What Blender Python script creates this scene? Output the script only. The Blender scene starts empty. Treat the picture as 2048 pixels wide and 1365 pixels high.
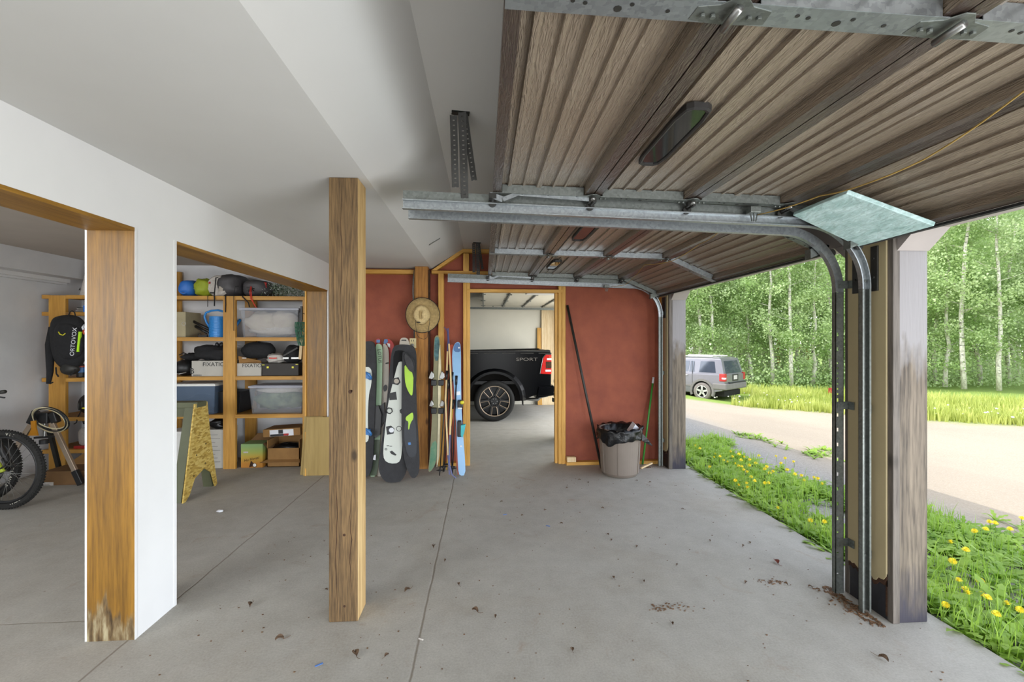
import bpy, math, random
from mathutils import Vector, Matrix
random.seed(7)
SC = bpy.context.scene
COL = SC.collection
# ------------------------------------------------------------------ camera, light, exposure
CAM_F, CAM_H, CAM_YAW = 875.0, 1.58, math.atan(56/875.0)
cd = bpy.data.cameras.new('camera'); cam = bpy.data.objects.new('camera', cd); COL.objects.link(cam)
cd.sensor_width = 36.0; cd.lens = 36.0*CAM_F/2048.0; cd.clip_start = .05; cd.clip_end = 400
cam.location = (0, 0, CAM_H); cam.rotation_euler = (math.pi/2, 0, -CAM_YAW)
SC.camera = cam
W = bpy.data.worlds.new('world'); SC.world = W; W.use_nodes = True
nt = W.node_tree; nt.nodes.clear()
wo = nt.nodes.new('ShaderNodeOutputWorld'); bg = nt.nodes.new('ShaderNodeBackground')
sky = nt.nodes.new('ShaderNodeTexSky')
SUN_EL, SUN_AZ = math.radians(56), math.radians(-80)
sky.sky_type = 'NISHITA'; sky.sun_disc = False; sky.sun_elevation = SUN_EL; sky.sun_rotation = SUN_AZ
sky.air_density = 1.0; sky.dust_density = 3.0; sky.ozone_density = 1.0; sky.altitude = 1800
hs = nt.nodes.new('ShaderNodeHueSaturation'); hs.inputs['Saturation'].default_value = .35
nt.links.new(sky.outputs[0], hs.inputs['Color']); nt.links.new(hs.outputs[0], bg.inputs['Color'])
bg.inputs['Strength'].default_value = .85
nt.links.new(bg.outputs[0], wo.inputs['Surface'])
sd = bpy.data.lights.new('sun', 'SUN'); sd.energy = 3.4; sd.angle = math.radians(.6); sd.color = (1.0, .95, .88)
so = bpy.data.objects.new('sun', sd); COL.objects.link(so)
sdir = Vector((math.cos(SUN_EL)*math.cos(math.radians(170)), math.cos(SUN_EL)*math.sin(math.radians(170)), math.sin(SUN_EL)))
so.rotation_euler = sdir.to_track_quat('Z', 'Y').to_euler(); so.location = (-6, 2, 14)
def area(name, loc, target, sx, sy, power, color=(1, 1, 1)):
    l = bpy.data.lights.new(name, 'AREA'); l.shape = 'RECTANGLE'; l.size = sx; l.size_y = sy; l.energy = power; l.color = color
    o = bpy.data.objects.new(name, l); COL.objects.link(o); o.location = loc
    o.rotation_euler = (Vector(loc)-Vector(target)).to_track_quat('Z', 'Y').to_euler(); return o
# added fill lamps standing in for daylight, in the bays and storage room
area('fill_rear_bay', (0.4, -3.2, 1.2), (0.2, 3, 1.3), 4.2, 2.0, 80, (.98, .98, 1.0))
area('fill_near_bay', (2.75, -.9, .45), (-.6, .9, 1.8), 3.0, .7, 165, (.92, .96, 1.0))
area('fill_storage_room', (-4.2, -.8, 1.9), (-3.8, 5, .9), 2.6, 1.3, 105, (.97, .98, 1.0))
area('fill_truck_bay', (2.5, 8.2, 1.3), (0, 8.4, .9), 2.2, 2.0, 80, (1.0, .98, .95))
VS = SC.view_settings; VS.view_transform = 'Standard'; VS.look = 'None'; VS.exposure = 0.0; VS.gamma = 1.0
VS.use_curve_mapping = False
CY = SC.cycles
CY.use_denoising = True; CY.max_bounces = 10; CY.diffuse_bounces = 6; CY.glossy_bounces = 4; CY.transmission_bounces = 6
CY.transparent_max_bounces = 12; CY.sample_clamp_indirect = 8.0; CY.caustics_reflective = False; CY.caustics_refractive = False

# ------------------------------------------------------------------ measuring helpers (photo frame 2048x1365)
_c, _s = math.cos(CAM_YAW), math.sin(CAM_YAW)
def ray(u, v):
    x = (u-1024)/CAM_F; z = -(v-682.5)/CAM_F
    return (x*_c+_s, -x*_s+_c, z)
def at(u, v, X=None, Y=None, Z=None):
    d = ray(u, v)
    t = X/d[0] if X is not None else Y/d[1] if Y is not None else (Z-CAM_H)/d[2]
    return Vector((d[0]*t, d[1]*t, CAM_H+d[2]*t))
def ground(X, Y=0): return -.03-.105*(X-2.56) if X < 9 else -.706
def atg(u, v):
    d = ray(u, v); lo, hi = .5, 200
    for _ in range(50):
        m = (lo+hi)/2
        if CAM_H+d[2]*m > ground(d[0]*m): lo = m
        else: hi = m
    return Vector((d[0]*lo, d[1]*lo, ground(d[0]*lo)))
def S(h, k=1.0):
    h = h.lstrip('#'); r = [int(h[i:i+2], 16)/255 for i in (0, 2, 4)]
    return tuple(k*(x/12.92 if x <= .04045 else ((x+.055)/1.055)**2.4) for x in r)+(1,)

# ------------------------------------------------------------------ mesh builder
class MB:
    def __init__(s): s.v = []; s.f = []; s.m = []; s.cur = 0
    def face(s, idx): s.f.append(tuple(idx)); s.m.append(s.cur)
    def add(s, vs, fs):
        n = len(s.v); s.v += [tuple(v) for v in vs]
        for f in fs: s.face([n+i for i in f])
        return s
    def box(s, x0, y0, z0, x1, y1, z1):
        if x0 > x1: x0, x1 = x1, x0
        if y0 > y1: y0, y1 = y1, y0
        if z0 > z1: z0, z1 = z1, z0
        return s.add([(x0,y0,z0),(x1,y0,z0),(x1,y1,z0),(x0,y1,z0),(x0,y0,z1),(x1,y0,z1),(x1,y1,z1),(x0,y1,z1)],
                     [(0,3,2,1),(4,5,6,7),(0,1,5,4),(1,2,6,5),(2,3,7,6),(3,0,4,7)])
    def obox(s, o, ax, ay, az):          # box centred at o with half-axis vectors
        o, ax, ay, az = Vector(o), Vector(ax), Vector(ay), Vector(az)
        vs = [o+a*ax+b*ay+c*az for c in (-1, 1) for a, b in ((-1,-1),(1,-1),(1,1),(-1,1))]
        return s.add(vs, [(0,3,2,1),(4,5,6,7),(0,1,5,4),(1,2,6,5),(2,3,7,6),(3,0,4,7)])
    def beam(s, a, b, w, h, up=(0,0,1)):  # rectangular bar from a to b
        a, b = Vector(a), Vector(b); d = b-a; L = d.length; d.normalize()
        side = d.cross(Vector(up))
        if side.length < 1e-4: side = d.cross(Vector((1,0,0)))
        side.normalize(); u = side.cross(d)
        return s.obox((a+b)/2, d*L/2, side*w/2, u*h/2)
    def tube(s, pts, r, n=8, cap=True, radii=None):
        pts = [Vector(p) for p in pts]; N = len(pts); base = len(s.v); prev = None
        for i, p in enumerate(pts):
            d = (pts[min(i+1, N-1)]-pts[max(i-1, 0)])
            if d.length < 1e-9: d = Vector((0,0,1))
            d.normalize()
            if prev is None:
                a = d.orthogonal().normalized()
            else:
                a = prev-d*prev.dot(d)
                a = d.orthogonal().normalized() if a.length < 1e-6 else a.normalized()
            prev = a; b = d.cross(a); rr = radii[i] if radii else r
            for k in range(n):
                t = 2*math.pi*k/n; s.v.append(tuple(p+a*math.cos(t)*rr+b*math.sin(t)*rr))
        for i in range(N-1):
            for k in range(n):
                k2 = (k+1) % n
                s.face((base+i*n+k, base+i*n+k2, base+(i+1)*n+k2, base+(i+1)*n+k))
        if cap:
            s.face([base+k for k in range(n)][::-1]); s.face([base+(N-1)*n+k for k in range(n)])
        return s
    def cyl(s, a, b, r, n=12, r2=None): return s.tube([a, b], r, n, True, [r, r2 if r2 is not None else r])
    def prism(s, poly, o, ux, uy, ext):   # 2D polygon in the plane (ux,uy) at o, extruded by ext
        o, ux, uy, ext = Vector(o), Vector(ux), Vector(uy), Vector(ext)
        a = [o+ux*x+uy*y for x, y in poly]; n = len(poly); base = len(s.v)
        s.v += [tuple(p) for p in a]+[tuple(p+ext) for p in a]
        s.face([base+i for i in range(n)][::-1]); s.face([base+n+i for i in range(n)])
        for i in range(n):
            j = (i+1) % n; s.face((base+i, base+j, base+n+j, base+n+i))
        return s
    def lathe(s, prof, o=(0,0,0), ax=(0,0,1), n=24, a0=0, a1=2*math.pi, sx=1, sy=1):
        o, ax = Vector(o), Vector(ax).normalized()
        u = ax.orthogonal().normalized(); w = ax.cross(u); base = len(s.v); full = abs(a1-a0-2*math.pi) < 1e-6
        cnt = n if full else n+1
        for r, z in prof:
            for k in range(cnt):
                t = a0+(a1-a0)*k/n; s.v.append(tuple(o+ax*z+u*(r*math.cos(t)*sx)+w*(r*math.sin(t)*sy)))
        for i in range(len(prof)-1):
            for k in range(n):
                k2 = (k+1) % cnt if full else k+1
                s.face((base+i*cnt+k, base+i*cnt+k2, base+(i+1)*cnt+k2, base+(i+1)*cnt+k))
        return s
    def torus(s, o, ax, R, r, n=32, m=8, e=1.0):
        o, ax = Vector(o), Vector(ax).normalized(); u = ax.orthogonal().normalized(); w = ax.cross(u); base = len(s.v)
        for i in range(n):
            t = 2*math.pi*i/n; d = u*math.cos(t)+w*math.sin(t)
            for k in range(m):
                p = 2*math.pi*k/m; s.v.append(tuple(o+d*(R+r*math.cos(p))+ax*(r*e*math.sin(p))))
        for i in range(n):
            for k in range(m):
                i2, k2 = (i+1) % n, (k+1) % m
                s.face((base+i*m+k, base+i2*m+k, base+i2*m+k2, base+i*m+k2))
        return s
    def loft(s, rings, cap=True):
        base = len(s.v); n = len(rings[0])
        for r in rings: s.v += [tuple(p) for p in r]
        for i in range(len(rings)-1):
            for k in range(n):
                k2 = (k+1) % n
                s.face((base+i*n+k, base+i*n+k2, base+(i+1)*n+k2, base+(i+1)*n+k))
        if cap:
            s.face([base+k for k in range(n)][::-1]); s.face([base+(len(rings)-1)*n+k for k in range(n)])
        return s
    def blob(s, c, rx, ry, rz, n=20, m=12, amp=.08, seed=0, sq=1.0, rot=None):  # lumpy superellipsoid
        rnd = random.Random(seed); ph = [(rnd.uniform(1, 4), rnd.uniform(1, 4), rnd.uniform(0, 6), rnd.uniform(0, 6)) for _ in range(5)]
        base = len(s.v); c = Vector(c); sg = lambda x: math.copysign(abs(x)**sq, x)
        for i in range(m+1):
            th = math.pi*i/m
            for k in range(n):
                p = 2*math.pi*k/n
                w = 1+amp*sum(math.sin(a*2*th+q)*math.sin(round(b)*p+r) for a, b, q, r in ph)/2
                v = Vector((sg(math.sin(th))*sg(math.cos(p))*rx*w, sg(math.sin(th))*sg(math.sin(p))*ry*w, sg(math.cos(th))*rz*w))
                if rot: v = rot @ v
                s.v.append(tuple(c+v))
        for i in range(m):
            for k in range(n):
                k2 = (k+1) % n; s.face((base+i*n+k, base+(i+1)*n+k, base+(i+1)*n+k2, base+i*n+k2))
        return s
    def build(s, name, mat, parent=None, bevel=0, smooth=False, sub=0, seg=2, origin=None, tri=False):
        me = bpy.data.meshes.new(name)
        if parent is not None: org = ORG.get(parent.name, Vector())
        elif origin is not None: org = Vector(origin)
        else:
            xs = [v[0] for v in s.v]; ys = [v[1] for v in s.v]; zs = [v[2] for v in s.v]
            org = Vector(((min(xs)+max(xs))/2, (min(ys)+max(ys))/2, min(zs)))
        me.from_pydata([(v[0]-org[0], v[1]-org[1], v[2]-org[2]) for v in s.v], [], s.f)
        for m_ in (mat if isinstance(mat, (list, tuple)) else [mat]): me.materials.append(m_)
        if any(s.m): me.polygons.foreach_set('material_index', s.m)
        if smooth: me.polygons.foreach_set('use_smooth', [True]*len(s.f))
        me.update()
        o = bpy.data.objects.new(name, me); COL.objects.link(o)
        if parent is not None: o.parent = parent
        else: o.location = org
        ORG[o.name] = org
        if bevel:
            b = o.modifiers.new('bevel', 'BEVEL'); b.width = bevel; b.segments = seg; b.limit_method = 'ANGLE'; b.angle_limit = math.radians(40)
            b.harden_normals = False
        if sub:
            b = o.modifiers.new('sub', 'SUBSURF'); b.levels = sub; b.render_levels = sub
        return o
ORG = {}; _tn = [0]
def TN():
    _tn[0] += 1; return 'trim_%d' % _tn[0]
def thing(name, label, cat, loc=(0,0,0), group=None):
    o = bpy.data.objects.new(name, None); COL.objects.link(o); o.empty_display_size = .1
    o.location = loc; ORG[o.name] = Vector(loc); o['label'] = label; o['category'] = cat
    if group: o['group'] = group
    return o
def tag(o, label, cat, group=None, kind=None):
    o['label'] = label; o['category'] = cat
    if group: o['group'] = group
    if kind: o['kind'] = kind
    return o
def struct(o, label=None, cat=None):
    o['kind'] = 'structure'
    if label: o['label'] = label
    if cat: o['category'] = cat
    return o
def kids(o): return [c for c in COL.objects if c.parent == o]
def copy_tree(o, parent=None, label=None, group=None):
    ch = kids(o); c = o.copy(); COL.objects.link(c)
    if parent is not None: c.parent = parent
    if label: c['label'] = label
    if group: c['group'] = group
    for k in ch: copy_tree(k, c)
    return c
def text(name, body, size, mat, parent, loc, rot=(math.pi/2, 0, 0), ext=.001, shear=0, align='CENTER', sx=1.0):
    cu = bpy.data.curves.new(name, 'FONT'); cu.body = body; cu.size = size; cu.extrude = ext; cu.shear = shear
    cu.align_x = align; cu.align_y = 'CENTER'
    t = bpy.data.objects.new(name, cu); COL.objects.link(t)
    dg = bpy.context.evaluated_depsgraph_get(); me = bpy.data.meshes.new_from_object(t.evaluated_get(dg))
    bpy.data.objects.remove(t); me.materials.clear(); me.materials.append(mat)
    o = bpy.data.objects.new(name, me); COL.objects.link(o); o.parent = parent
    o.location = Vector(loc)-ORG.get(parent.name, Vector()); o.rotation_euler = rot; o.scale = (sx, 1, 1)
    ORG[o.name] = Vector(loc)
    return o

# ------------------------------------------------------------------ materials
def nodes(name):
    m = bpy.data.materials.new(name); m.use_nodes = True; n = m.node_tree.nodes; l = m.node_tree.links
    return m, n, l, n['Principled BSDF']
def coords(n, l, stretch, world=False):
    mp = n.new('ShaderNodeMapping'); mp.inputs['Scale'].default_value = stretch
    if world: g = n.new('ShaderNodeNewGeometry'); l.new(g.outputs['Position'], mp.inputs['Vector'])
    else: g = n.new('ShaderNodeTexCoord'); l.new(g.outputs['Object'], mp.inputs['Vector'])
    return mp.outputs[0]
def noise(n, l, vec, scale, detail=4, rough=.55, dist=0):
    t = n.new('ShaderNodeTexNoise'); t.inputs['Scale'].default_value = scale; t.inputs['Detail'].default_value = detail
    t.inputs['Roughness'].default_value = rough; t.inputs['Distortion'].default_value = dist; l.new(vec, t.inputs['Vector']); return t.outputs[0]
def ramp(n, l, fac, stops):
    r = n.new('ShaderNodeValToRGB'); e = r.color_ramp.elements
    while len(e) < len(stops): e.new(.5)
    for i, (p, c) in enumerate(stops): e[i].position = p; e[i].color = c if len(c) == 4 else tuple(c)+(1,)
    l.new(fac, r.inputs[0]); return r.outputs[0]
def mixc(n, l, fac, a, b, mode='MIX'):
    m = n.new('ShaderNodeMix'); m.data_type = 'RGBA'; m.blend_type = mode
    for i, x in ((0, fac), (6, a), (7, b)):
        if hasattr(x, 'links'): l.new(x, m.inputs[i])
        else: m.inputs[i].default_value = x
    return m.outputs[2]
def bump(n, l, b, h, strength, dist=.01):
    x = n.new('ShaderNodeBump'); x.inputs['Strength'].default_value = strength; x.inputs['Distance'].default_value = dist
    l.new(h, x.inputs['Height']); l.new(x.outputs[0], b.inputs['Normal']); return x
def plain(name, col, rough=.6, metal=0, var=.12, scale=6, bmp=0, bscale=60, stretch=(1,1,1), col2=None, spec=None, emit=None, es=1):
    m, n, l, b = nodes(name); col = S(col) if isinstance(col, str) else col
    v = coords(n, l, stretch); t = noise(n, l, v, scale)
    c2 = S(col2) if isinstance(col2, str) else (col2 or tuple(min(1, x*(1+var)) for x in col[:3])+(1,))
    c1 = col if col2 else tuple(x*(1-var) for x in col[:3])+(1,)
    l.new(ramp(n, l, t, [(.3, c1), (.7, c2)]), b.inputs['Base Color'])
    b.inputs['Roughness'].default_value = rough; b.inputs['Metallic'].default_value = metal
    if spec is not None: b.inputs['Specular IOR Level'].default_value = spec
    if bmp: bump(n, l, b, noise(n, l, v, bscale), bmp)
    if emit: b.inputs['Emission Color'].default_value = S(emit); b.inputs['Emission Strength'].default_value = es
    return m
def wood(name, dark, light, axis='Z', scale=1.0, rough=.6, knots=True, bmp=.25, grain=1.0):
    m, n, l, b = nodes(name); k = {'X': (.06,1,1), 'Y': (1,.06,1), 'Z': (1,1,.06)}[axis]
    v = coords(n, l, tuple(x*scale for x in k))
    n1 = noise(n, l, v, 14, 5, .6, 1.2); n2 = noise(n, l, v, 90, 3, .6)
    c = ramp(n, l, n1, [(.30, S(dark)), (.5, tuple((a+b_)/2 for a, b_ in zip(S(dark), S(light)))), (.68, S(light))])
    c = mixc(n, l, .35*grain, c, ramp(n, l, n2, [(.35, tuple(x*.6 for x in S(dark)[:3])), (.6, S(light))]), 'MIX')
    if knots:
        vk = coords(n, l, tuple(x*scale for x in {'X': (.45,1,1), 'Y': (1,.45,1), 'Z': (1,1,.45)}[axis]))
        vo = n.new('ShaderNodeTexVoronoi'); vo.inputs['Scale'].default_value = 4.2; l.new(vk, vo.inputs['Vector'])
        kf = ramp(n, l, vo.outputs['Distance'], [(.05, (.8,.8,.8,1)), (.11, (0,0,0,1))])
        c = mixc(n, l, kf, c, tuple(x*.35 for x in S(dark)[:3])+(1,))
    l.new(c, b.inputs['Base Color']); b.inputs['Roughness'].default_value = rough
    if bmp: bump(n, l, b, n2, bmp, .004)
    return m
def galv(name, col='#85898a', rough=.48, dark='#6f7371'):
    m, n, l, b = nodes(name); v = coords(n, l, (1,1,1))
    vo = n.new('ShaderNodeTexVoronoi'); vo.inputs['Scale'].default_value = 75; vo.distance = 'CHEBYCHEV'; l.new(v, vo.inputs['Vector'])
    c = mixc(n, l, noise(n, l, v, 9), S(dark), S(col)); sp = n.new('ShaderNodeSeparateColor'); l.new(vo.outputs['Color'], sp.inputs[0])
    c = mixc(n, l, sp.outputs[0], c, tuple(min(1, x*1.12) for x in S(col)[:3])+(1,)); l.new(c, b.inputs['Base Color'])
    b.inputs['Metallic'].default_value = .8; b.inputs['Roughness'].default_value = rough
    return m
def glassy(name, tint, rough=.1, alpha=.4):
    m, n, l, b = nodes(name); b.inputs['Base Color'].default_value = S(tint); b.inputs['Roughness'].default_value = rough
    b.inputs['Alpha'].default_value = alpha; return m
def leafm(name, c1, c2, trans=.45, scale=3.0, rough=.5):
    m, n, l, b = nodes(name); n.remove(b)
    oi = n.new('ShaderNodeObjectInfo'); v = coords(n, l, (1,1,1), True); t = noise(n, l, v, scale, 3)
    c = ramp(n, l, t, [(.3, S(c1)), (.7, S(c2))])
    h = n.new('ShaderNodeHueSaturation'); l.new(c, h.inputs['Color']); mr = n.new('ShaderNodeMapRange')
    l.new(oi.outputs['Random'], mr.inputs[0]); mr.inputs[3].default_value = .85; mr.inputs[4].default_value = 1.15; l.new(mr.outputs[0], h.inputs['Value'])
    d = n.new('ShaderNodeBsdfPrincipled'); l.new(h.outputs[0], d.inputs['Base Color']); d.inputs['Roughness'].default_value = rough
    tr = n.new('ShaderNodeBsdfTranslucent'); l.new(h.outputs[0], tr.inputs['Color'])
    mx = n.new('ShaderNodeMixShader'); mx.inputs[0].default_value = trans; l.new(d.outputs[0], mx.inputs[1]); l.new(tr.outputs[0], mx.inputs[2])
    l.new(mx.outputs[0], n['Material Output'].inputs['Surface']); return m

M = {}
M['drywall'] = plain('drywall', '#dcdcdc', .85, var=.03, scale=2, bmp=.04, bscale=30)
M['drywall_old'] = plain('drywall_old', '#d2d3d5', .85, var=.06, scale=3, bmp=.04, bscale=30)
M['cream_wall'] = plain('cream_wall', '#d9d5c6', .8, var=.04, scale=2)
M['ceil'] = plain('ceiling_paint', '#c9c8c5', .9, var=.02, scale=2)
M['ceil_dark'] = plain('ceiling_old', '#b7aea4', .9, var=.05, scale=2)
M['red_board'] = plain('red_board', '#84422f', .75, var=.2, scale=5, bmp=.25, bscale=70, col2='#975037')
M['stud'] = wood('stud_wood', '#b8822c', '#e0ae58', 'Z', 1.2, .55, grain=.5)
M['stud_x'] = wood('stud_wood_x', '#b8822c', '#e0ae58', 'X', 1.2, .55, grain=.5)
M['fir'] = wood('stained_fir', '#583b0e', '#946a20', 'Z', 1.0, .45, grain=.8)
M['fir_y'] = wood('stained_fir_y', '#6e480f', '#a3782a', 'Y', 1.0, .45, grain=.8)
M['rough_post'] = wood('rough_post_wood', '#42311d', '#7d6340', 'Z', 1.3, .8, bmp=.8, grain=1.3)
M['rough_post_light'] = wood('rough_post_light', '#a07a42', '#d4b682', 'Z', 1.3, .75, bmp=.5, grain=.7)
M['old_post'] = wood('old_post_wood', '#7a4a1c', '#b8813c', 'Z', 1.0, .7, bmp=.5)
M['shelf_z'] = wood('shelf_wood_z', '#a8762c', '#c99745', 'Z', 1.0, .5, grain=.6)
M['shelf_x'] = wood('shelf_wood_x', '#a8762c', '#c99745', 'X', 1.0, .5, grain=.6)
M['pale_z'] = wood('pale_lumber', '#d8b887', '#f0dbb4', 'Z', 1.0, .6, grain=.5)
M['galv'] = galv('galvanised_steel', '#7b7f7b', .5, '#646863'); M['galv_b'] = galv('galvanised_bright', '#9fa4a6', .40, '#84898c')
M['dark_steel'] = plain('dark_steel', '#33322f', .5, .35, var=.2, scale=20)
M['dark_rail'] = wood('dark_brown_rail', '#2b211d', '#544740', 'Y', 2.2, .45, knots=False, bmp=.8, grain=1.2)
M['black'] = plain('black_plastic', '#1c1c1d', .45, var=.2, scale=12)
M['black_cloth'] = plain('black_fabric', '#1e1e20', .9, var=.25, scale=30, bmp=.3, bscale=200)
M['grey_cloth'] = plain('grey_fabric', '#3c3b3d', .8, var=.2, scale=12, bmp=.3, bscale=90)
M['white'] = plain('white_paint', '#e6e5e0', .6, var=.03)
M['steel'] = plain('steel', '#9a9a98', .3, .9, var=.1, scale=15)
M['rubber'] = plain('rubber', '#191918', .8, var=.3, scale=25, bmp=.3, bscale=80)
M['card'] = plain('cardboard', '#8f6a3c', .85, var=.1, scale=9)
M['card_dark'] = plain('cardboard_dark', '#6f5130', .85, var=.1, scale=9)

def concrete():
    m, n, l, b = nodes('concrete_floor'); v = coords(n, l, (1,1,1), True)
    big = noise(n, l, v, .9, 6, .62, .6); mid = noise(n, l, v, 6, 6, .7); fine = noise(n, l, v, 90, 3, .7)
    c = ramp(n, l, big, [(.32, S('#a29a8b')), (.5, S('#a9a69d')), (.66, S('#b4b2ab'))])
    c = mixc(n, l, .5, c, ramp(n, l, mid, [(.3, S('#98948a')), (.7, S('#bcb9b0'))]))
    c = mixc(n, l, .25, c, ramp(n, l, fine, [(.3, S('#7f7b73')), (.7, S('#c6c3bc'))]))
    st = noise(n, l, coords(n, l, (1, 1, 1), True), 2.3, 5, .65, 2.0)
    c = mixc(n, l, ramp(n, l, st, [(.60, (0,0,0,1)), (.74, (.32,.32,.32,1))]), c, S('#8c6f50'))
    vo = n.new('ShaderNodeTexVoronoi'); vo.inputs['Scale'].default_value = 7; l.new(v, vo.inputs['Vector'])
    sp = ramp(n, l, vo.outputs['Distance'], [(.022, (1,1,1,1)), (.05, (0,0,0,1))])
    c = mixc(n, l, mixc(n, l, 1, sp, ramp(n, l, mid, [(.5, (0,0,0,1)), (.56, (.8,.8,.8,1))]), 'MULTIPLY'), c, S('#6b5a48'))
    sep = n.new('ShaderNodeSeparateXYZ'); g = n.new('ShaderNodeNewGeometry'); l.new(g.outputs['Position'], sep.inputs[0])
    wob = n.new('ShaderNodeMath'); wob.operation = 'MULTIPLY_ADD'; l.new(noise(n, l, v, 5, 3), wob.inputs[0]); wob.inputs[1].default_value = .02; wob.inputs[2].default_value = -.01
    def M_(op, a, c2, c3=None):
        x = n.new('ShaderNodeMath'); x.operation = op
        for i, q in enumerate((a, c2, c3)):
            if q is None: continue
            if hasattr(q, 'links'): l.new(q, x.inputs[i])
            else: x.inputs[i].default_value = q
        return x.outputs[0]
    tot = None
    for ax, pos, w in (('X', -.345, .010), ('X', -1.875, .009), ('Y', 7.79, .012), ('Y', 2.614, .005)):
        d = M_('ABSOLUTE', M_('ADD', M_('SUBTRACT', sep.outputs[ax], pos), wob.outputs[0]), 0)
        k = M_('SUBTRACT', 1, M_('SMOOTH_MIN', M_('DIVIDE', d, w), 1, .1))
        k = M_('MAXIMUM', k, 0)
        if ax == 'Y' and pos < 3: k = M_('MULTIPLY', k, M_('LESS_THAN', sep.outputs['X'], -1.84))
        if ax == 'Y' and pos > 3: k = M_('MULTIPLY', k, M_('LESS_THAN', sep.outputs['X'], 2.3))
        tot = k if tot is None else M_('MAXIMUM', tot, k)
    c = mixc(n, l, M_('MULTIPLY', tot, .75), c, S('#6f6456'))
    l.new(c, b.inputs['Base Color']); b.inputs['Roughness'].default_value = .85
    h = M_('SUBTRACT', M_('MULTIPLY', fine, .12), tot)
    bump(n, l, b, h, .35, .006)
    return m
M['concrete'] = concrete()

# ------------------------------------------------------------------ setting: floor, walls, ceiling
f_ = MB().box(-6.6, -4.0, -.25, 2.575, 11.0, 0)
floor = struct(f_.build('floor', M['concrete'], origin=(0,0,0)), 'grey concrete garage slab with control joints', 'floor')
CL, SL, CU = 2.50, 2.49, 2.75      # low ceiling, upper ceiling
XW, XW2 = -1.84, -2.092             # the white partition's faces
E_SLOPE = (-.66, -.255)            # slope runs from x,z=CL to x,z=CU
cb = MB()
cb.box(XW2, -4, CL, E_SLOPE[0], 5.66, CL+.03)
cb.add([(E_SLOPE[0], -4, CL), (E_SLOPE[0], 5.66, CL), (E_SLOPE[1], 5.66, CU), (E_SLOPE[1], -4, CU),
        (E_SLOPE[0], -4, CL+.03), (E_SLOPE[0], 5.66, CL+.03), (E_SLOPE[1]-.02, 5.66, CU+.03), (E_SLOPE[1]-.02, -4, CU+.03)],
       [(0,1,2,3),(4,7,6,5),(0,4,5,1),(3,2,6,7),(0,3,7,4),(1,5,6,2)])
cb.box(E_SLOPE[1], -4, CU, 2.5, 5.66, CU+.03)
struct(cb.build('ceiling', M['ceil'], origin=(0,0,CL)), 'pale grey drywall ceiling with a sloped step', 'ceiling')
struct(MB().box(-6.6, -1.4, 2.60, XW2, 6.25, 2.63).build('ceiling', M['ceil_dark'], origin=(-4,2,2.6)), 'dull ceiling of the storage room', 'ceiling')
struct(MB().box(-6.6, 5.70, 2.62, 2.5, 11.0, 2.66).build('ceiling', M['ceil'], origin=(0,8,2.6)), 'ceiling of the truck bay', 'ceiling')
# white partition with two openings (A: y 0.6..2.436, B: y 2.743..5.28)
w = MB(); HZ = 2.18
w.box(XW-.012, -4, 0, XW, .6, CL); w.box(XW-.012, 2.45, 0, XW, 2.743, HZ); w.box(XW-.012, .6, HZ, XW, 5.53, CL)
w.box(XW2, -4, 0, XW2+.012, .6, CL); w.box(XW2-.0, 2.436, 0, XW2+.012, 2.743, HZ); w.box(XW-.002, 2.434, 0, XW, 2.451, HZ); w.box(XW2, .6, HZ, XW2+.012, 5.53, 2.62)
w.box(XW2+.012, 2.731, 0, XW-.012, 2.743, HZ)
w.box(XW-.03, 2.722, 0, XW+.003, 2.7435, HZ)
w.box(XW2+.012, -4, 0, XW-.012, .58, CL)
struct(w.build('wall_left', M['drywall'], origin=(XW,2,0)), 'white drywall partition with two framed openings', 'wall')
M['fir_stain'] = None
def fir_base():
    m = wood('stained_fir_waterlined', '#583b0e', '#946a20', 'Z', 1.0, .45, grain=.8); n = m.node_tree.nodes; l = m.node_tree.links; b = n['Principled BSDF']
    src = b.inputs['Base Color'].links[0].from_socket
    g = n.new('ShaderNodeNewGeometry'); sp = n.new('ShaderNodeSeparateXYZ'); l.new(g.outputs['Position'], sp.inputs[0])
    v = coords(n, l, (1,1,.18), True); t = noise(n, l, v, 22, 4)
    a = n.new('ShaderNodeMath'); a.operation = 'MULTIPLY_ADD'; l.new(t, a.inputs[0]); a.inputs[1].default_value = .5; a.inputs[2].default_value = -.08
    s = n.new('ShaderNodeMath'); s.operation = 'SUBTRACT'; l.new(a.outputs[0], s.inputs[0]); l.new(sp.outputs['Z'], s.inputs[1])
    k = n.new('ShaderNodeMapRange'); l.new(s.outputs[0], k.inputs[0]); k.inputs[1].default_value = 0; k.inputs[2].default_value = .06
    stain = ramp(n, l, noise(n, l, v, 30, 5), [(.35, S('#3a2a16')), (.5, S('#6e5a3c')), (.66, S('#a39878'))])
    l.new(mixc(n, l, k.outputs[0], src, stain), b.inputs['Base Color']); return m
M['fir_stain'] = fir_base()
struct(MB().box(XW2+.012, 2.434, 0, XW-.002, 2.450, HZ).build(TN(), M['fir_stain']), 'stained fir casing board on the end of the white pier, water stained at its foot', 'trim')
struct(MB().box(XW2+.012, .6, HZ-.018, XW-.002, 2.434, HZ).build(TN(), M['fir_y']), 'stained fir head board over the first opening', 'trim')
struct(MB().box(XW2+.012, 2.7435, HZ-.018, XW-.002, 5.28, HZ).build(TN(), M['fir_y']), 'stained fir head board over the shelving opening', 'trim')
struct(MB().box(XW2+.012, 5.28, 0, XW-.012, 5.30, HZ).build(TN(), M['fir']), 'stained fir side board at the far end of the shelving opening', 'trim')
struct(MB().box(XW2, 5.262, 0, XW2+.014, 5.30, HZ).build(TN(), M['stud']), 'narrow pale casing edge beside the shelving', 'trim')
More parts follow.
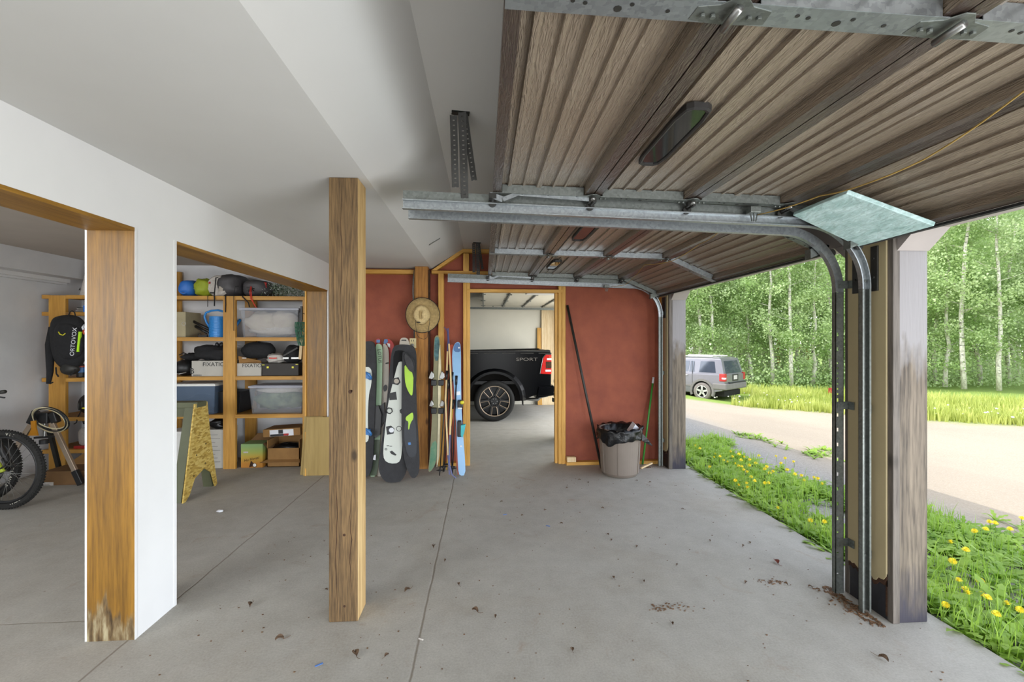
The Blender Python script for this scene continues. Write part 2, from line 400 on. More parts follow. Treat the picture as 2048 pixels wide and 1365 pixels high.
struct(MB().box(XW2+.012, 5.30, 0, XW-.012, 5.54, HZ).box(XW-.012, 5.30, 0, XW, 5.54, HZ).box(XW2, 5.30, 0, XW2+.012, 6.2, HZ+.4).build('wall_end', M['drywall']))
# storage room
struct(MB().box(-6.6, 6.16, 0, XW2, 6.25, 2.6).build('wall_storage_back', M['cream_wall'] if False else M['drywall_old']), 'off-white back wall behind the shelving', 'wall')
SWX = -5.33
struct(MB().box(SWX-.1, -1.4, 0, SWX, 6.16, 2.6).box(SWX, -1.4, 2.36, SWX+.28, 5.9, 2.6).box(SWX, -1.4, 2.29, SWX+.05, 5.9, 2.36).build('wall_storage_left', M['drywall_old']), 'scuffed white side wall with a boxed soffit', 'wall')
struct(MB().box(SWX+.05, -1.4, 2.315, SWX+.09, 5.9, 2.36).build(TN(), M['drywall']), 'white moulding under the soffit', 'trim')
# red sheathing wall with framed doorway
YR = 5.56
r = MB(); r.box(XW2, YR+.09, 0, -.215, YR+.11, 2.75); r.box(1.05, YR+.02, 0, 2.35, YR+.04, 2.75); r.box(-.22, YR+.09, 2.225, 1.0, YR+.11, 2.75)
struct(r.build('wall_back', M['red_board'], origin=(0,YR,0)), 'oxide red sheathing board wall behind the bay', 'wall')
r = MB(); r.box(XW2, YR+.115, 0, -.215, YR+.14, 2.65); r.box(1.05, YR+.115, 0, 2.35, YR+.14, 2.65); r.box(-.22, YR+.115, 2.225, 1.05, YR+.14, 2.65)
struct(r.build('wall_bay_side', M['drywall'], origin=(0,YR+.1,0)))
def stud(x0, x1, z0, z1, lab, y0=YR, y1=YR+.089, mat='stud'):
    return struct(MB().box(x0, y0, z0, x1, y1, z1).build(TN(), M[mat], bevel=.002), lab, 'framing lumber')
stud(-1.83, -.86, 2.425, 2.475, 'top plate left of the hat post', mat='stud_x')
stud(-.66, 2.3, 2.43, 2.468, 'top plate right of the hat post', mat='stud_x')
stud(-.575, -.507, 0, 2.43, 'stud beside the ski rack')
stud(-.262, -.218, 0, 2.43, 'outer stud of the doorway')
stud(-.217, -.178, 0, 2.2, 'inner jack stud of the doorway')
stud(-.217, -.178, 2.24, 2.43, 'cripple stud over the doorway')
stud(-.217, 1.0, 2.20, 2.24, 'doorway header', mat='stud_x')
stud(.915, .95, 0, 2.2, 'jack stud on the truck side', YR+.04, YR+.115)
stud(1.0, 1.045, 0, 2.43, 'outer stud on the red board side')
stud(.955, .995, 2.24, 2.43, 'short cripple stud')
stud(.955, .998, 0, 2.2, 'inner stud on the red board side', YR+.01, YR+.1)
stud(1.045, 2.27, 0, .04, 'base plate under the red board', YR-.07, YR+.015, 'stud_x')
stud(-.50, -.262, 0, .04, 'base plate behind the skis', mat='stud_x')
stud(2.27, 2.31, 0, 2.3, 'stud against the far door pillar', YR-.09, YR+.02)
stud(-.262, -.19, 2.468, 2.69, 'gable stud')
struct(MB().prism([(-.66, 2.47), (-.60, 2.47), (-.262, 2.70), (.35, 2.70), (.35, 2.745), (-.275, 2.745)], (0, YR, 0), (1,0,0), (0,0,1), (0,.089,0)).build(TN(), M['stud_x']), 'sloped top plate following the ceiling', 'framing lumber')
# truck bay
struct(MB().box(-6.6, 10.9, 0, 2.6, 11.0, 2.62).build('wall_bay_back', M['cream_wall']), 'cream drywall at the back of the truck bay', 'wall')
struct(MB().box(-6.7, 6.25, 0, -6.6, 11, 2.62).build('wall_bay_left', M['cream_wall']))
# front wall above the doors, and unseen roof outlined to cast the shade outside
ZH = 2.19
struct(MB().box(2.30, -4, ZH+.30, 2.48, 5.65, 4.2).box(2.30, 5.65, ZH+.30, 2.48, 11, 2.75).build('wall_front', M['drywall'], origin=(2.4,2,ZH)))
struct(MB().prism([(-9, -8), (2.9, -8), (2.75, 5.0), (2.2, 8.3), (1.75, 10.5), (1.0, 14), (-9, 14)], (0,0,4.3), (1,0,0), (0,1,0), (0,0,.25)).build('roof', M['dark_steel'], origin=(0,0,4.3)), 'unseen roof of the building, its edge shaped for the shadow outside', 'roof')
# ------------------------------------------------------------------ overhead doors, tracks, pillars
def door_mat(name, col, rail=False):
    m, n, l, b = nodes(name); v = coords(n, l, (1, .12, 1)); t = noise(n, l, v, 110, 2, .5, 1.2); big = noise(n, l, coords(n, l, (1,1,1)), 3)
    c = mixc(n, l, ramp(n, l, t, [(.35, (0,0,0,1)), (.65, (1,1,1,1))]), tuple(x*.86 for x in S(col)[:3])+(1,), S(col))
    c = mixc(n, l, ramp(n, l, big, [(.3, (0,0,0,1)), (.8, (.35,.35,.35,1))]), c, S('#6d5a45')); l.new(c, b.inputs['Base Color'])
    b.inputs['Roughness'].default_value = .30; b.inputs['Specular IOR Level'].default_value = .7; bump(n, l, b, t, .9, .009); b.inputs['Coat Weight'].default_value = .35; b.inputs['Coat Roughness'].default_value = .25; return m
M['door_tan'] = door_mat('door_tan', '#8a7c6c'); M['door_rail'] = door_mat('door_rail', '#372d2b')
M['door_white'] = plain('door_white', '#d9d4c2', .5, var=.04)
M['win_frame'] = plain('window_gasket', '#2a2827', .5)
M['win_glass'] = plain('smoked_glass', '#2b2c2c', .06, spec=.8)
M['osb_blue'] = plain('painted_strandboard', '#9dbcb8', .8, var=.15, scale=26, bmp=.7, bscale=60, col2='#c8e0df', stretch=(1,.35,1))
PROF = [(.0022,.046),(.046,.046),(.049,.003),(.080,.003),(.084,.015),(.098,.015),(.108,.004),(.160,.003),(.164,.012),(.172,.012),(.180,.003),
        (.234,.003),(.239,.017),(.260,.017),(.272,.003),(.322,.003),(.326,.013),(.335,.013),(.343,.003),(.386,.003),(.390,.010),(.397,.010),(.404,.002),
        (.440,.000),(.476,.001),(.482,.006),(.490,.006),(.496,.001),(.505,.001),(.506,.046)]
NODES = [(.046, 2.424), (.589, 2.414), (1.142, 2.404), (1.695, 2.392), (2.178, 2.182)]
def garage_door(y0, y1, label, wins, near):
    t = thing('garage_door', label, 'garage door', (1.1, (y0+y1)/2, 2.3)); t['kind'] = 'thing'
    yc = (y0+y1)/2
    def hinge(i, y, big):
        x, z = NODES[i]; z -= .052
        h = MB()
        h.prism([(-.095,.026),(-.035,.034),(.035,.034),(.095,.026),(.090,-.016),(.04,-.026),(.012,-.052),(-.012,-.052),(-.04,-.026),(-.090,-.016)], (x, y, z), (1,0,-.02), (0,1,0), (0,0,-.003))
        for dx in (-.07, -.045, .045, .07): h.cyl((x+dx, y+.004, z-.004), (x+dx, y+.004, z-.011), .007, 6)
        o = h.build('hinge', M['galv'], t, bevel=.001)
        MB().cyl((x-.004, y-.04, z-.018), (x-.004, y+.03, z-.018), .010, 10).build('hinge_tube', M['steel'], o, smooth=True)
    for i in range(4):
        a = Vector((NODES[i][0], 0, NODES[i][1])); b = Vector((NODES[i+1][0], 0, NODES[i+1][1])); e = (b-a); L = e.length; e.normalize()
        n_ = Vector((e.z, 0, -e.x)); k = L/.552
        prof = [(x*k, d) for x, d in PROF]+[(L-.0032, .046), (L-.0032, -.006), (.0022, -.006)]
        m = MB(); base = len(m.v); N = len(prof)
        for y in (y0, y1): m.v += [tuple(a+Vector((0,y,0))+e*x+n_*d) for x, d in prof]
        for j in range(N):
            q = (j+1) % N; m.cur = 1 if j in (0, 1) or j >= N-4 else 0
            m.face((j, q, N+q, N+j))
        m.cur = 1; m.face(range(N)); m.face([N+j for j in range(N)][::-1])
        sec = m.build('door_section', [M['door_tan'], M['door_rail']], t)
        P_ = lambda x, y, d: a+e*x+n_*d+Vector((0, y, 0))
        for nm, y, w, mt in (('center_stile', yc, .066, 'galv_b'), ('end_stile', y0+.022, .042, 'galv'), ('end_stile', y1-.022, .042, 'galv')):
            s = MB()
            s.obox(P_(L/2, y, .052), e*(L/2-.004), Vector((0,1,0))*w/2, n_*.0012)
            s.obox(P_(L/2, y+w/2, .030), e*(L/2-.052), Vector((0,1,0))*.0012, n_*.023)
            s.obox(P_(L/2, y-w/2, .030), e*(L/2-.052), Vector((0,1,0))*.0012, n_*.023)
            s.cur = 1
            for x in (.16, .19, .27, .30, .39): s.cyl(P_(x, y+(x*7 % 1-.5)*.02, .0535), P_(x, y+(x*7 % 1-.5)*.02, .0545), .0055 if x != .27 else .010, 8)
            st = s.build(nm, [M[mt], M['dark_steel']], sec)
        if i == 1:
            for wy in wins:
                fr = MB(); R = [(x*.5, y) for x, y in ((-.115,-.16),(-.09,-.235),(-.05,-.25),(.05,-.25),(.09,-.235),(.115,-.16),(.115,.16),(.09,.235),(.05,.25),(-.05,.25),(-.09,.235),(-.115,.16))]
                o = P_(.155, wy, .030); base = len(fr.v)
                ring = lambda k, dd: [tuple(o+e*(x*k)+Vector((0,y*(1-(1-k)*.35),0))+n_*dd) for x, y in R]
                fr.loft([ring(1.0, -.02), ring(1.0, 0), ring(.9, .004), ring(.78, 0), ring(.78, -.02)], cap=False)
                fo = fr.build('window_frame', M['win_frame'], sec, smooth=False)
                g = MB(); rr = ring(.8, -.004); g.add(rr, [range(len(rr))][::1]); g.build('window_pane', M['win_glass'], sec)
    for i in (1, 2, 3):
        for y in (yc, y0+.03, y1-.03): hinge(i, y, y == yc)
    for i in range(5):                                    # rollers on stems, running in the tracks
        for y, d in ((y0, -1), (y1, 1)):
            x, z = NODES[i]; z -= .085 if i else .085
            if i == 4: x, z = 2.165, 2.13
            m = MB(); m.cyl((x, y-d*.06, z), (x, y+d*.030, z), .0055, 8); m.cyl((x, y+d*.018, z), (x, y+d*.034, z), .023, 16)
            m.obox((x, y-d*.02, z+.018), (.02,0,0), (0,.018,0), (0,0,.014))
            m.build('roller', M['dark_steel'], t)
    for y, d in ((y0, -1), (y1, 1)):                      # top corner fixtures
        m = MB(); m.beam((.10, y-d*.045, 2.335), (.19, y-d*.035, 2.375), .022, .004, (0,1,0)); m.beam((.19, y-d*.03, 2.372), (.575, y-d*.03, 2.35), .022, .006, (0,1,0))
        m.beam((.03, y-d*.03, 2.365), (.10, y-d*.03, 2.34), .03, .004, (0,1,0)); m.build('top_bracket', M['galv_b'], t)
    x, z = 2.172, 2.125
    m = MB(); m.box(2.155, y0, 2.128, 2.185, y1, 2.140); m.build('bottom_seal', M['rubber'], t)
    for y, d in ((y0, -1), (y1, 1)):
        m = MB(); m.prism([(0,0),(.12,.05),(.12,.09),(0,.06)], (2.05, y, 2.10), (1,0,0), (0,0,1), (0,-d*.05,0)); m.cyl((2.16, y-d*.05, 2.14), (2.16, y+d*.01, 2.14), .012, 8)
        m.build('corner_bracket', M['galv'], t)
    return t
D1 = garage_door(-.36, 2.375, 'large open taupe steel overhead door over the near bay, with the blue board patch', [1.705], True)
D2 = garage_door(2.625, 5.325, 'open taupe steel overhead door over the far bay, with two small windows', [3.215, 4.63], False)
bd = MB(); a = Vector((1.71, 0, 2.325)); b = Vector((2.165, 0, 2.128)); e = (b-a).normalized(); n_ = Vector((e.z, 0, -e.x))
bd.prism([(.03,1.98),(.445,1.92),(.455,2.345),(.03,2.345)], a+n_*.010, e, (0,1,0), n_*.022)
bd.build('insulation_board', M['osb_blue'], D1, bevel=.003)['label'] = 'pale blue painted strandboard patch on the door bottom'
# tracks
def track_path(z0=2.352, z1=2.292, x0=-.44, R=.36, X=2.205, zb=.015, n=14):
    pts = [Vector((x0, 0, z0-.03)), Vector(((x0+X-R)/2, 0, (z0+z1)/2-.03)), Vector((X-R, 0, z1-.03))]
    cz = z1-.03-R
    for i in range(1, n+1):
        t = math.pi/2*(1-i/n); pts.append(Vector((X-R+R*math.cos(t), 0, cz+R*math.sin(t))))
    pts.append(Vector((X, 0, 1.0))); pts.append(Vector((X, 0, zb))); return pts
def sweep(m, pts, prof, y, d):     # prof: list of (normal offset, y offset) polyline, given thickness by doubling
    rings = []
    for i, p in enumerate(pts):
        t = (pts[min(i+1, len(pts)-1)]-pts[max(i-1, 0)]).normalized(); nn = Vector((-t.z, 0, t.x))
        rings.append([p+nn*u+Vector((0, y+d*w, 0)) for u, w in prof])
    m.loft(rings)
CPROF = [(-.026,0),(-.026,.030),(.026,.030),(.026,0),(.020,0),(.020,.004),(.023,.004),(.023,.0275),(-.023,.0275),(-.023,.004),(-.020,.004),(-.020,0)]
def track(y, d, label, angle=True, cut=0):
    t = thing('door_track', label, 'door track', (2.2, y, 0))
    m = MB(); pts = track_path(x0=-.44+cut)[:-1]; pts[-1].z = pts[-2].z-.02; zt_ = pts[-1].z; sweep(m, pts, CPROF, y, d); m.build('rail', M['galv_b'], t)
    u_ = MB(); ya, yb = y, y+d*.030
    for x in (2.179, 2.228): u_.box(x, ya, .012, x+.003, yb, zt_)
    for x in (2.182, 2.221): u_.box(x, ya, .012, x+.007, ya+d*.003, zt_)
    u_.box(2.179, yb-d*.0025, .012, 2.186, yb, zt_); u_.box(2.198, yb-d*.0025, .012, 2.231, yb, zt_)
    z = .012; k = 0
    while z < zt_:
        band = .30 < z < 1.60; solid, gap = ((.022, .010) if 1.15 < z < 1.42 else (.07, .022)) if band else (.12, .008)
        u_.box(2.186, yb-d*.0025, z, 2.198, yb, min(zt_, z+solid)); z += solid+gap
    u_.build('upright_rail', M['galv'], t)
    g = MB()
    g.obox((.78, y+d*.032, 2.345), (1.22,0,-.018*1.22/1.0*1.4), (0,.0015,0), (0,0,.026))
    g.obox((.78, y+d*.045, 2.370), (1.22,0,-.018*1.22/1.0*1.4), (0,.015,0), (0,0,.0015)); g.build('support_angle', M['galv'], t)
    for z in (.33, 1.18, 1.93):
        b = MB(); b.box(2.19, y+d*.030, z-.024, 2.262, y+d*.034, z+.024); b.box(2.257, y+d*.034, z-.024, 2.262, y+d*.075, z+.024)
        b.cyl((2.22, y+d*.03, z), (2.22, y+d*.024, z), .009, 6); b.build('jamb_bracket', M['galv'], t, bevel=.001)
    return t
track(2.388, 1, 'galvanised roller track of the near door, curving down in front of the near pillar')
track(2.612, -1, 'galvanised roller track on the far side of the near door pillar, its upright slotted')
track(5.338, 1, 'galvanised roller track in front of the red board wall')
# plates high on the near pillar
# pillars
M['weathered'] = wood('weathered_grey_post', '#4a433d', '#766e66', 'Z', .9, .75, bmp=.6, grain=1.1)
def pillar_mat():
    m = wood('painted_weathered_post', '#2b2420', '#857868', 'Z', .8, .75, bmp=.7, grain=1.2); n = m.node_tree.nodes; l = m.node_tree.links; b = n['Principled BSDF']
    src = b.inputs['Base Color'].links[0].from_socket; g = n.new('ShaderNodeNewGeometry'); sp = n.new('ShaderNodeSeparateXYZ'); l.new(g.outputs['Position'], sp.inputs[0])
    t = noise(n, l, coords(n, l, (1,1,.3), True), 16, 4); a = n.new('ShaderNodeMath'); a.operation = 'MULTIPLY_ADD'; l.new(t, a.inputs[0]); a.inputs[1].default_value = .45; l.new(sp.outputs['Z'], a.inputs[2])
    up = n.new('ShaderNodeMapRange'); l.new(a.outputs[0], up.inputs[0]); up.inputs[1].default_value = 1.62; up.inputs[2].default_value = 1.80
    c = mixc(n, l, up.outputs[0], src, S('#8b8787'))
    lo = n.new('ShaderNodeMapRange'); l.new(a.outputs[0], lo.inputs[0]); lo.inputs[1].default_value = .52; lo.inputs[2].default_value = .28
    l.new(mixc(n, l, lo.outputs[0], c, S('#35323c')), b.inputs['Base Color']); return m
M['pillar'] = pillar_mat()
M['beige'] = plain('beige_jamb', '#b3a47f', .7, var=.06, scale=3, bmp=.1, bscale=20)
M['rot'] = plain('rotten_wood', '#3a2414', .9, var=.5, scale=14, bmp=.8, bscale=40)
M['flash'] = plain('dark_flashing', '#25252a', .5, var=.3, scale=14)
M['header'] = plain('pinkish_trim_paint', '#a89f9b', .6, var=.06, scale=5)
def pillar(y0, y1, label, cat='pillar'):
    t = thing('door_pillar', label, cat, (2.38, (y0+y1)/2, 0))
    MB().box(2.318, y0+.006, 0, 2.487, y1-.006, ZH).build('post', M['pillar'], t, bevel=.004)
    MB().box(2.276, y0, 0, 2.317, y0+.036, ZH-.01).build('corner_board', M['weathered'], t, bevel=.003)
    MB().box(2.276, y1-.036, 0, 2.317, y1, ZH-.01).build('corner_board', M['weathered'], t, bevel=.003)
    rnd = random.Random(int(y0*10)); ys = [y0+.034+(y1-y0-.068)*i/16 for i in range(17)]
    low = [(y, .20+rnd.uniform(-.012, .02)+(.03 if i < 3 else 0)) for i, y in enumerate(ys)]
    MB().prism([(ys[0], 2.42), *low, (ys[-1], 2.42)], (2.266, 0, 0), (0,1,0), (0,0,1), (.010,0,0)).build('jamb_panel', M['beige'], t)
    MB().prism([(ys[0], .26), (ys[0], .19)]+[(y, z-.022-rnd.uniform(0, .012)) for y, z in low]+[(ys[-1], .26)], (2.271, 0, 0), (0,1,0), (0,0,1), (.006,0,0)).build('rotten_edge', M['rot'], t)
    MB().box(2.278, y0+.034, 0, 2.300, y1-.034, .25).build('base_flashing', M['flash'], t)
    MB().box(2.276, y0+.034, .02, 2.281, y0+.046, 2.1).build('dark_gap', M['rot'], t)
    for yy in (y0+.10, y1-.10):
        b = MB(); b.box(2.255, yy-.022, 1.87, 2.266, yy+.022, 2.13); b.cyl((2.255, yy, 1.95), (2.249, yy, 1.95), .008, 6); b.cyl((2.255, yy, 2.06), (2.249, yy, 2.06), .008, 6)
        b.build('flag_bracket', M['dark_steel'], t, bevel=.001)
    for yy, d in ((y0, -1), (y1, 1)):
        MB().prism([(0, -.105), (0, .0), (d*.115, 0)], (2.30, yy, ZH), (0,1,0), (0,0,1), (.188,0,0)).build('corner_gusset', M['header'], t)
    return t
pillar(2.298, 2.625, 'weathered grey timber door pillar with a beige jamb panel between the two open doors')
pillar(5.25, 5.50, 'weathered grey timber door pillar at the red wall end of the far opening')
struct(MB().box(2.305, -4, ZH, 2.487, 5.62, ZH+.32).build(TN(), M['header'], bevel=.004), 'pale painted header beam over the open doors', 'beam')
# perforated hangers
def hanger(x, y, label):
    t = thing('track_hanger', label, 'hanger', (x, y, 2.35))
    def perf(nm, a, b, w, mat, up):
        a, b = Vector(a), Vector(b); d = (b-a); L = d.length; d.normalize(); sd = d.cross(Vector(up)).normalized(); m = MB(); nn = sd.cross(d)
        for s_ in (-1, 1): m.obox((a+b)/2+sd*s_*(w*.32), d*L/2, sd*w*.18, nn*.0015)
        k = int(L/.022)
        for i in range(k): m.obox(a+d*(L*(i+.5)/k), d*(L/k*.38), sd*w*.16, nn*.0015)
        for s_ in (-1, 1): m.obox((a+b)/2+sd*(w/2)+nn*.012, d*L/2, sd*.0015, nn*.012)
        m.build(nm, mat, t)
    perf('upright_strap', (x+.03, y-.005, 2.345), (x+.025, y-.20, 2.748), .040, M['dark_steel'], (0,1,0))
    perf('rear_strap', (x-.02, y-.03, 2.42), (x-.02, y-.185, 2.735), .036, M['dark_steel'], (0,1,0))
    perf('diagonal_strap', (x+.035, y-.19, 2.74), (x+.08, y-.03, 2.46), .030, M['dark_steel'], (0,1,0))
    perf('top_strap', (x-.03, y-.19, 2.744), (x+.06, y-.18, 2.744), .03, M['dark_steel'], (0,0,1))
    return t
hanger(-.135, 2.435, 'perforated steel hanger strap dropping from the ceiling to the track of the near door')
hanger(-.10, 5.40, 'perforated steel hanger strap dropping to the track by the red wall')
# pull cords
M['cord'] = plain('yellow_cord', '#a98b4a', .8)
def cord(pts, label, r=.0028):
    q = []
    for i in range(len(pts)-1):
        a, b = Vector(pts[i]), Vector(pts[i+1])
        for k in range(6):
            t = k/6; p = a.lerp(b, t); p.z -= .02*math.sin(math.pi*t)*(b-a).length; q.append(p)
    q.append(Vector(pts[-1])); tag(MB().tube(q, r, 6).build('pull_cord', M['cord'], smooth=True), label, 'cord')
cord([at(1515,430,Y=2.33), at(1640,392,Y=1.95), at(1740,365,Y=1.62), at(1850,318,Y=1.42), at(2048,182,Y=1.05), at(2200,90,Y=.85)], 'yellow pull cord strung under the near door beside the blue board')
cord([at(1222,573,Y=5.25), at(1250,570,Y=5.1), at(1289,530,Y=4.1), at(1345,522,Y=3.7), at(1400,488,Y=3.3), at(1440,462,Y=2.75)], 'yellow pull cord looping across the far door', .0025)
for u, v, y, lab in ((1508, 425, 2.36, 'near door'), (1213, 575, 5.31, 'far door')):
    p = at(u, v, Y=y); t = thing('door_latch', 'spring latch hanging at the edge of the '+lab, 'latch', tuple(p))
    MB().box(p.x-.03, y-.02, p.z-.005, p.x+.03, y+.03, p.z+.03).build('latch_body', M['galv'], t, bevel=.003)
    for k in (-.022, 0, .022): MB().beam((p.x+k, y, p.z), (p.x+k*.5, y, p.z-.05), .008, .004).build('latch_tooth', M['galv'], t)

# ------------------------------------------------------------------ outdoors
def ground_mat():
    m, n, l, b = nodes('dirt_road'); v = coords(n, l, (1,1,1), True)
    big = noise(n, l, v, .35, 5); fine = noise(n, l, v, 40, 5, .75); peb = n.new('ShaderNodeTexVoronoi'); peb.inputs['Scale'].default_value = 45; l.new(v, peb.inputs['Vector'])
    c = ramp(n, l, big, [(.35, S('#958876')), (.65, S('#a99a85'))])
    c = mixc(n, l, .45, c, ramp(n, l, fine, [(.3, S('#7d7264')), (.7, S('#b3a795'))]))
    c = mixc(n, l, ramp(n, l, peb.outputs['Distance'], [(.15, (.3,.3,.3,1)), (.4, (0,0,0,1))]), c, S('#bdb6ab'))
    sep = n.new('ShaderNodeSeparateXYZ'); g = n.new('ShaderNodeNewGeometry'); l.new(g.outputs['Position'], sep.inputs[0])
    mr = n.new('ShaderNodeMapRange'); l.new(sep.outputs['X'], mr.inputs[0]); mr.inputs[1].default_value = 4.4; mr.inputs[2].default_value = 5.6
    c2 = ramp(n, l, fine, [(.3, S('#6f6c68')), (.7, S('#aaa6a0'))]); c = mixc(n, l, mr.outputs[0], c2, c)  # greyer towards the building: part of its shade mixed into the ground colour
    nz = noise(n, l, v, .8, 4)
    gm = n.new('ShaderNodeMath'); gm.operation = 'MULTIPLY_ADD'; l.new(sep.outputs['X'], gm.inputs[0]); gm.inputs[1].default_value = .70; l.new(sep.outputs['Y'], gm.inputs[2])
    gq = n.new('ShaderNodeMath'); gq.operation = 'MULTIPLY_ADD'; l.new(nz, gq.inputs[0]); gq.inputs[1].default_value = 1.6; l.new(gm.outputs[0], gq.inputs[2])
    gr = n.new('ShaderNodeMapRange'); l.new(gq.outputs[0], gr.inputs[0]); gr.inputs[1].default_value = 21.0; gr.inputs[2].default_value = 21.9
    c = mixc(n, l, gr.outputs[0], c, ramp(n, l, fine, [(.3, S('#5f7a2a')), (.7, S('#93a94c'))]))
    l.new(c, b.inputs['Base Color']); b.inputs['Roughness'].default_value = .95; bump(n, l, b, fine, .5, .02); return m
def road_edge(x): return 20.6-.70*x           # y of the grass line: beyond it the verge starts
g = MB(); xs = [2.56, 3, 4, 5, 6, 7, 8, 9, 12, 16, 22, 30, 45, 70, 110]; ys = [-8, -3, 0, 2, 4, 6, 9, 12, 16, 20, 26, 36, 55, 100]
for x in xs:
    for y in ys:
        d = max(0, y-road_edge(x)); g.v.append((x, y, ground(x)+min(.12, .03*d)))
for i in range(len(xs)-1):
    for j in range(len(ys)-1):
        a = i*len(ys)+j; g.face((a, a+len(ys), a+len(ys)+1, a+1))
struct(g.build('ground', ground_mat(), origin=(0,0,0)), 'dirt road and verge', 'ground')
# tall grass verge
def blades(m, n, place, h0, h1, w, rnd, lean=.35):
    for _ in range(n):
        p = place(rnd)
        if p is None: continue
        h = rnd.uniform(h0, h1); a = rnd.uniform(0, 6.28); dx, dy = math.cos(a), math.sin(a); le = rnd.uniform(0, lean)*h
        b = rnd.uniform(0, 6.28); lx, ly = math.cos(b)*le, math.sin(b)*le
        m.add([(p[0]-dx*w/2, p[1]-dy*w/2, p[2]), (p[0]+dx*w/2, p[1]+dy*w/2, p[2]), (p[0]+dx*w/3+lx*.4, p[1]+dy*w/3+ly*.4, p[2]+h*.6), (p[0]-dx*w/3+lx*.4, p[1]-dy*w/3+ly*.4, p[2]+h*.6), (p[0]+lx, p[1]+ly, p[2]+h)], [(0,1,2,3),(3,2,4)])
M['grass'] = leafm('verge_grass', '#9aa848', '#cfd27c', .4, 1.2)
M['aspen_leaf'] = leafm('aspen_leaves', '#94b068', '#c9d8a4', .5, .9, .38)
M['weed'] = leafm('weed_leaves', '#7ba534', '#b3d25a', .4, 4)
def near_car(x, y):
    u = _c*x-_s*y; w = _s*x+_c*y      # keep the parked car and the view of its wheels clear
    k = u/w
    return .36 < k < .545 and w < 18 and (k < .50 or w > 15.2)
gv = MB(); rr = random.Random(3)
def pl(r):
    x = r.uniform(5.5, 27); y = road_edge(x)+r.random()**1.5*6.5+r.uniform(-.15, .3)
    if y < 4: return None
    return (x, y, ground(x)+min(.12, .03*max(0, y-road_edge(x)))-.02) if not near_car(x, y) else None
blades(gv, 42000, pl, .12, .42, .035, rr)
tag(gv.build('verge_grass', M['grass'], origin=(12,12,-.7)), 'tall bright green grass on the verge beyond the dirt road', 'grass', kind='stuff')
fl = MB(); 
for _ in range(260):
    x = rr.uniform(7, 26); y = road_edge(x)+rr.random()**1.6*3.2+.1; z = ground(x)+rr.uniform(.10, .36); s = rr.uniform(.012, .03)
    fl.blob((x, y, z), s*1.3, s*1.3, s, 6, 4, 0)
tag(fl.build('verge_flowers', plain('seed_heads', '#ded8cc', .8), origin=(12,12,-.7)), 'pale seed heads scattered through the verge grass', 'wildflowers', kind='stuff')
# aspens
M['bark'] = None
def bark():
    m, n, l, b = nodes('aspen_bark'); v = coords(n, l, (1,1,.5)); t = noise(n, l, v, 14, 4)
    v2 = coords(n, l, (1,1,4)); t2 = noise(n, l, v2, 5, 3)
    c = ramp(n, l, t, [(.35, S('#a9a391')), (.6, S('#d6d1c2'))]); c = mixc(n, l, ramp(n, l, t2, [(.60, (0,0,0,1)), (.66, (1,1,1,1))]), c, S('#3b372e'))
    l.new(c, b.inputs['Base Color']); b.inputs['Roughness'].default_value = .8; return m
M['bark'] = bark()
def aspen(seed, H, crown0, rad, nleaf, label):
    r = random.Random(seed); t = thing('aspen_tree', label, 'tree', (0,0,0))
    pts = []; x = y = 0
    for i in range(9):
        pts.append(Vector((x, y, H*i/8))); x += r.uniform(-.16, .16); y += r.uniform(-.16, .16)
    m = MB(); m.tube(pts, .1, 7, True, [.085*(1-i/8.6)+.012 for i in range(9)])
    tips = []
    for k in range(16):
        z = r.uniform(.16, .93)*H; i = min(7, int(z/H*8)); p = pts[i].lerp(pts[i+1], z/H*8-i); a = r.uniform(0, 6.28); L = rad*(1-z/H*.45)*r.uniform(.6, 1.1)
        q = p+Vector((math.cos(a)*L, math.sin(a)*L, L*.45)); mid = p.lerp(q, .5)+Vector((0,0,-.06*L)); m.tube([p, mid, q], .02, 4, False, [.022, .014, .006]); tips += [mid, q]
    m.build('trunk', M['bark'], t, smooth=True)
    f = MB(); cl = []
    for k in range(46):
        z = crown0+(H-crown0)*r.random()**.85; i = min(7, int(z/H*8)); p = pts[i]; rr_ = rad*(1-.55*max(0, (z/H-.45)))*math.sqrt(r.random()); a = r.uniform(0, 6.28)
        cl.append((p.x+math.cos(a)*rr_, p.y+math.sin(a)*rr_, z, r.uniform(.28, .6)))
    cl += [(q.x, q.y, q.z, .4) for q in tips if q.z > crown0*.8]
    for _ in range(nleaf):
        c = r.choice(cl); s = c[3]; p = Vector((r.gauss(c[0], s*.55), r.gauss(c[1], s*.55), r.gauss(c[2], s*.42)))
        u = Vector((r.gauss(0,1), r.gauss(0,1), r.gauss(0,1))).normalized(); w_ = u.orthogonal().normalized(); w_ = Matrix.Rotation(r.uniform(0, 6.28), 3, u) @ w_; q = u.cross(w_); k = r.uniform(.035, .06)
        f.add([p-w_*k, p+q*k*.8, p+w_*k, p-q*k*.8], [(0,1,2,3)])
    f.build('foliage', M['aspen_leaf'], t); return t
protos = [aspen(11, 10.5, 2.2, 1.5, 8500, 'a'), aspen(12, 9.0, 1.2, 1.6, 9000, 'b'), aspen(13, 12, 3.0, 1.6, 8500, 'c'), aspen(14, 7.5, .7, 1.4, 8000, 'd')]
def cam_xy(u, zc): xc = (u-1024)/CAM_F*zc; return (xc*_c+zc*_s, -xc*_s+zc*_c)
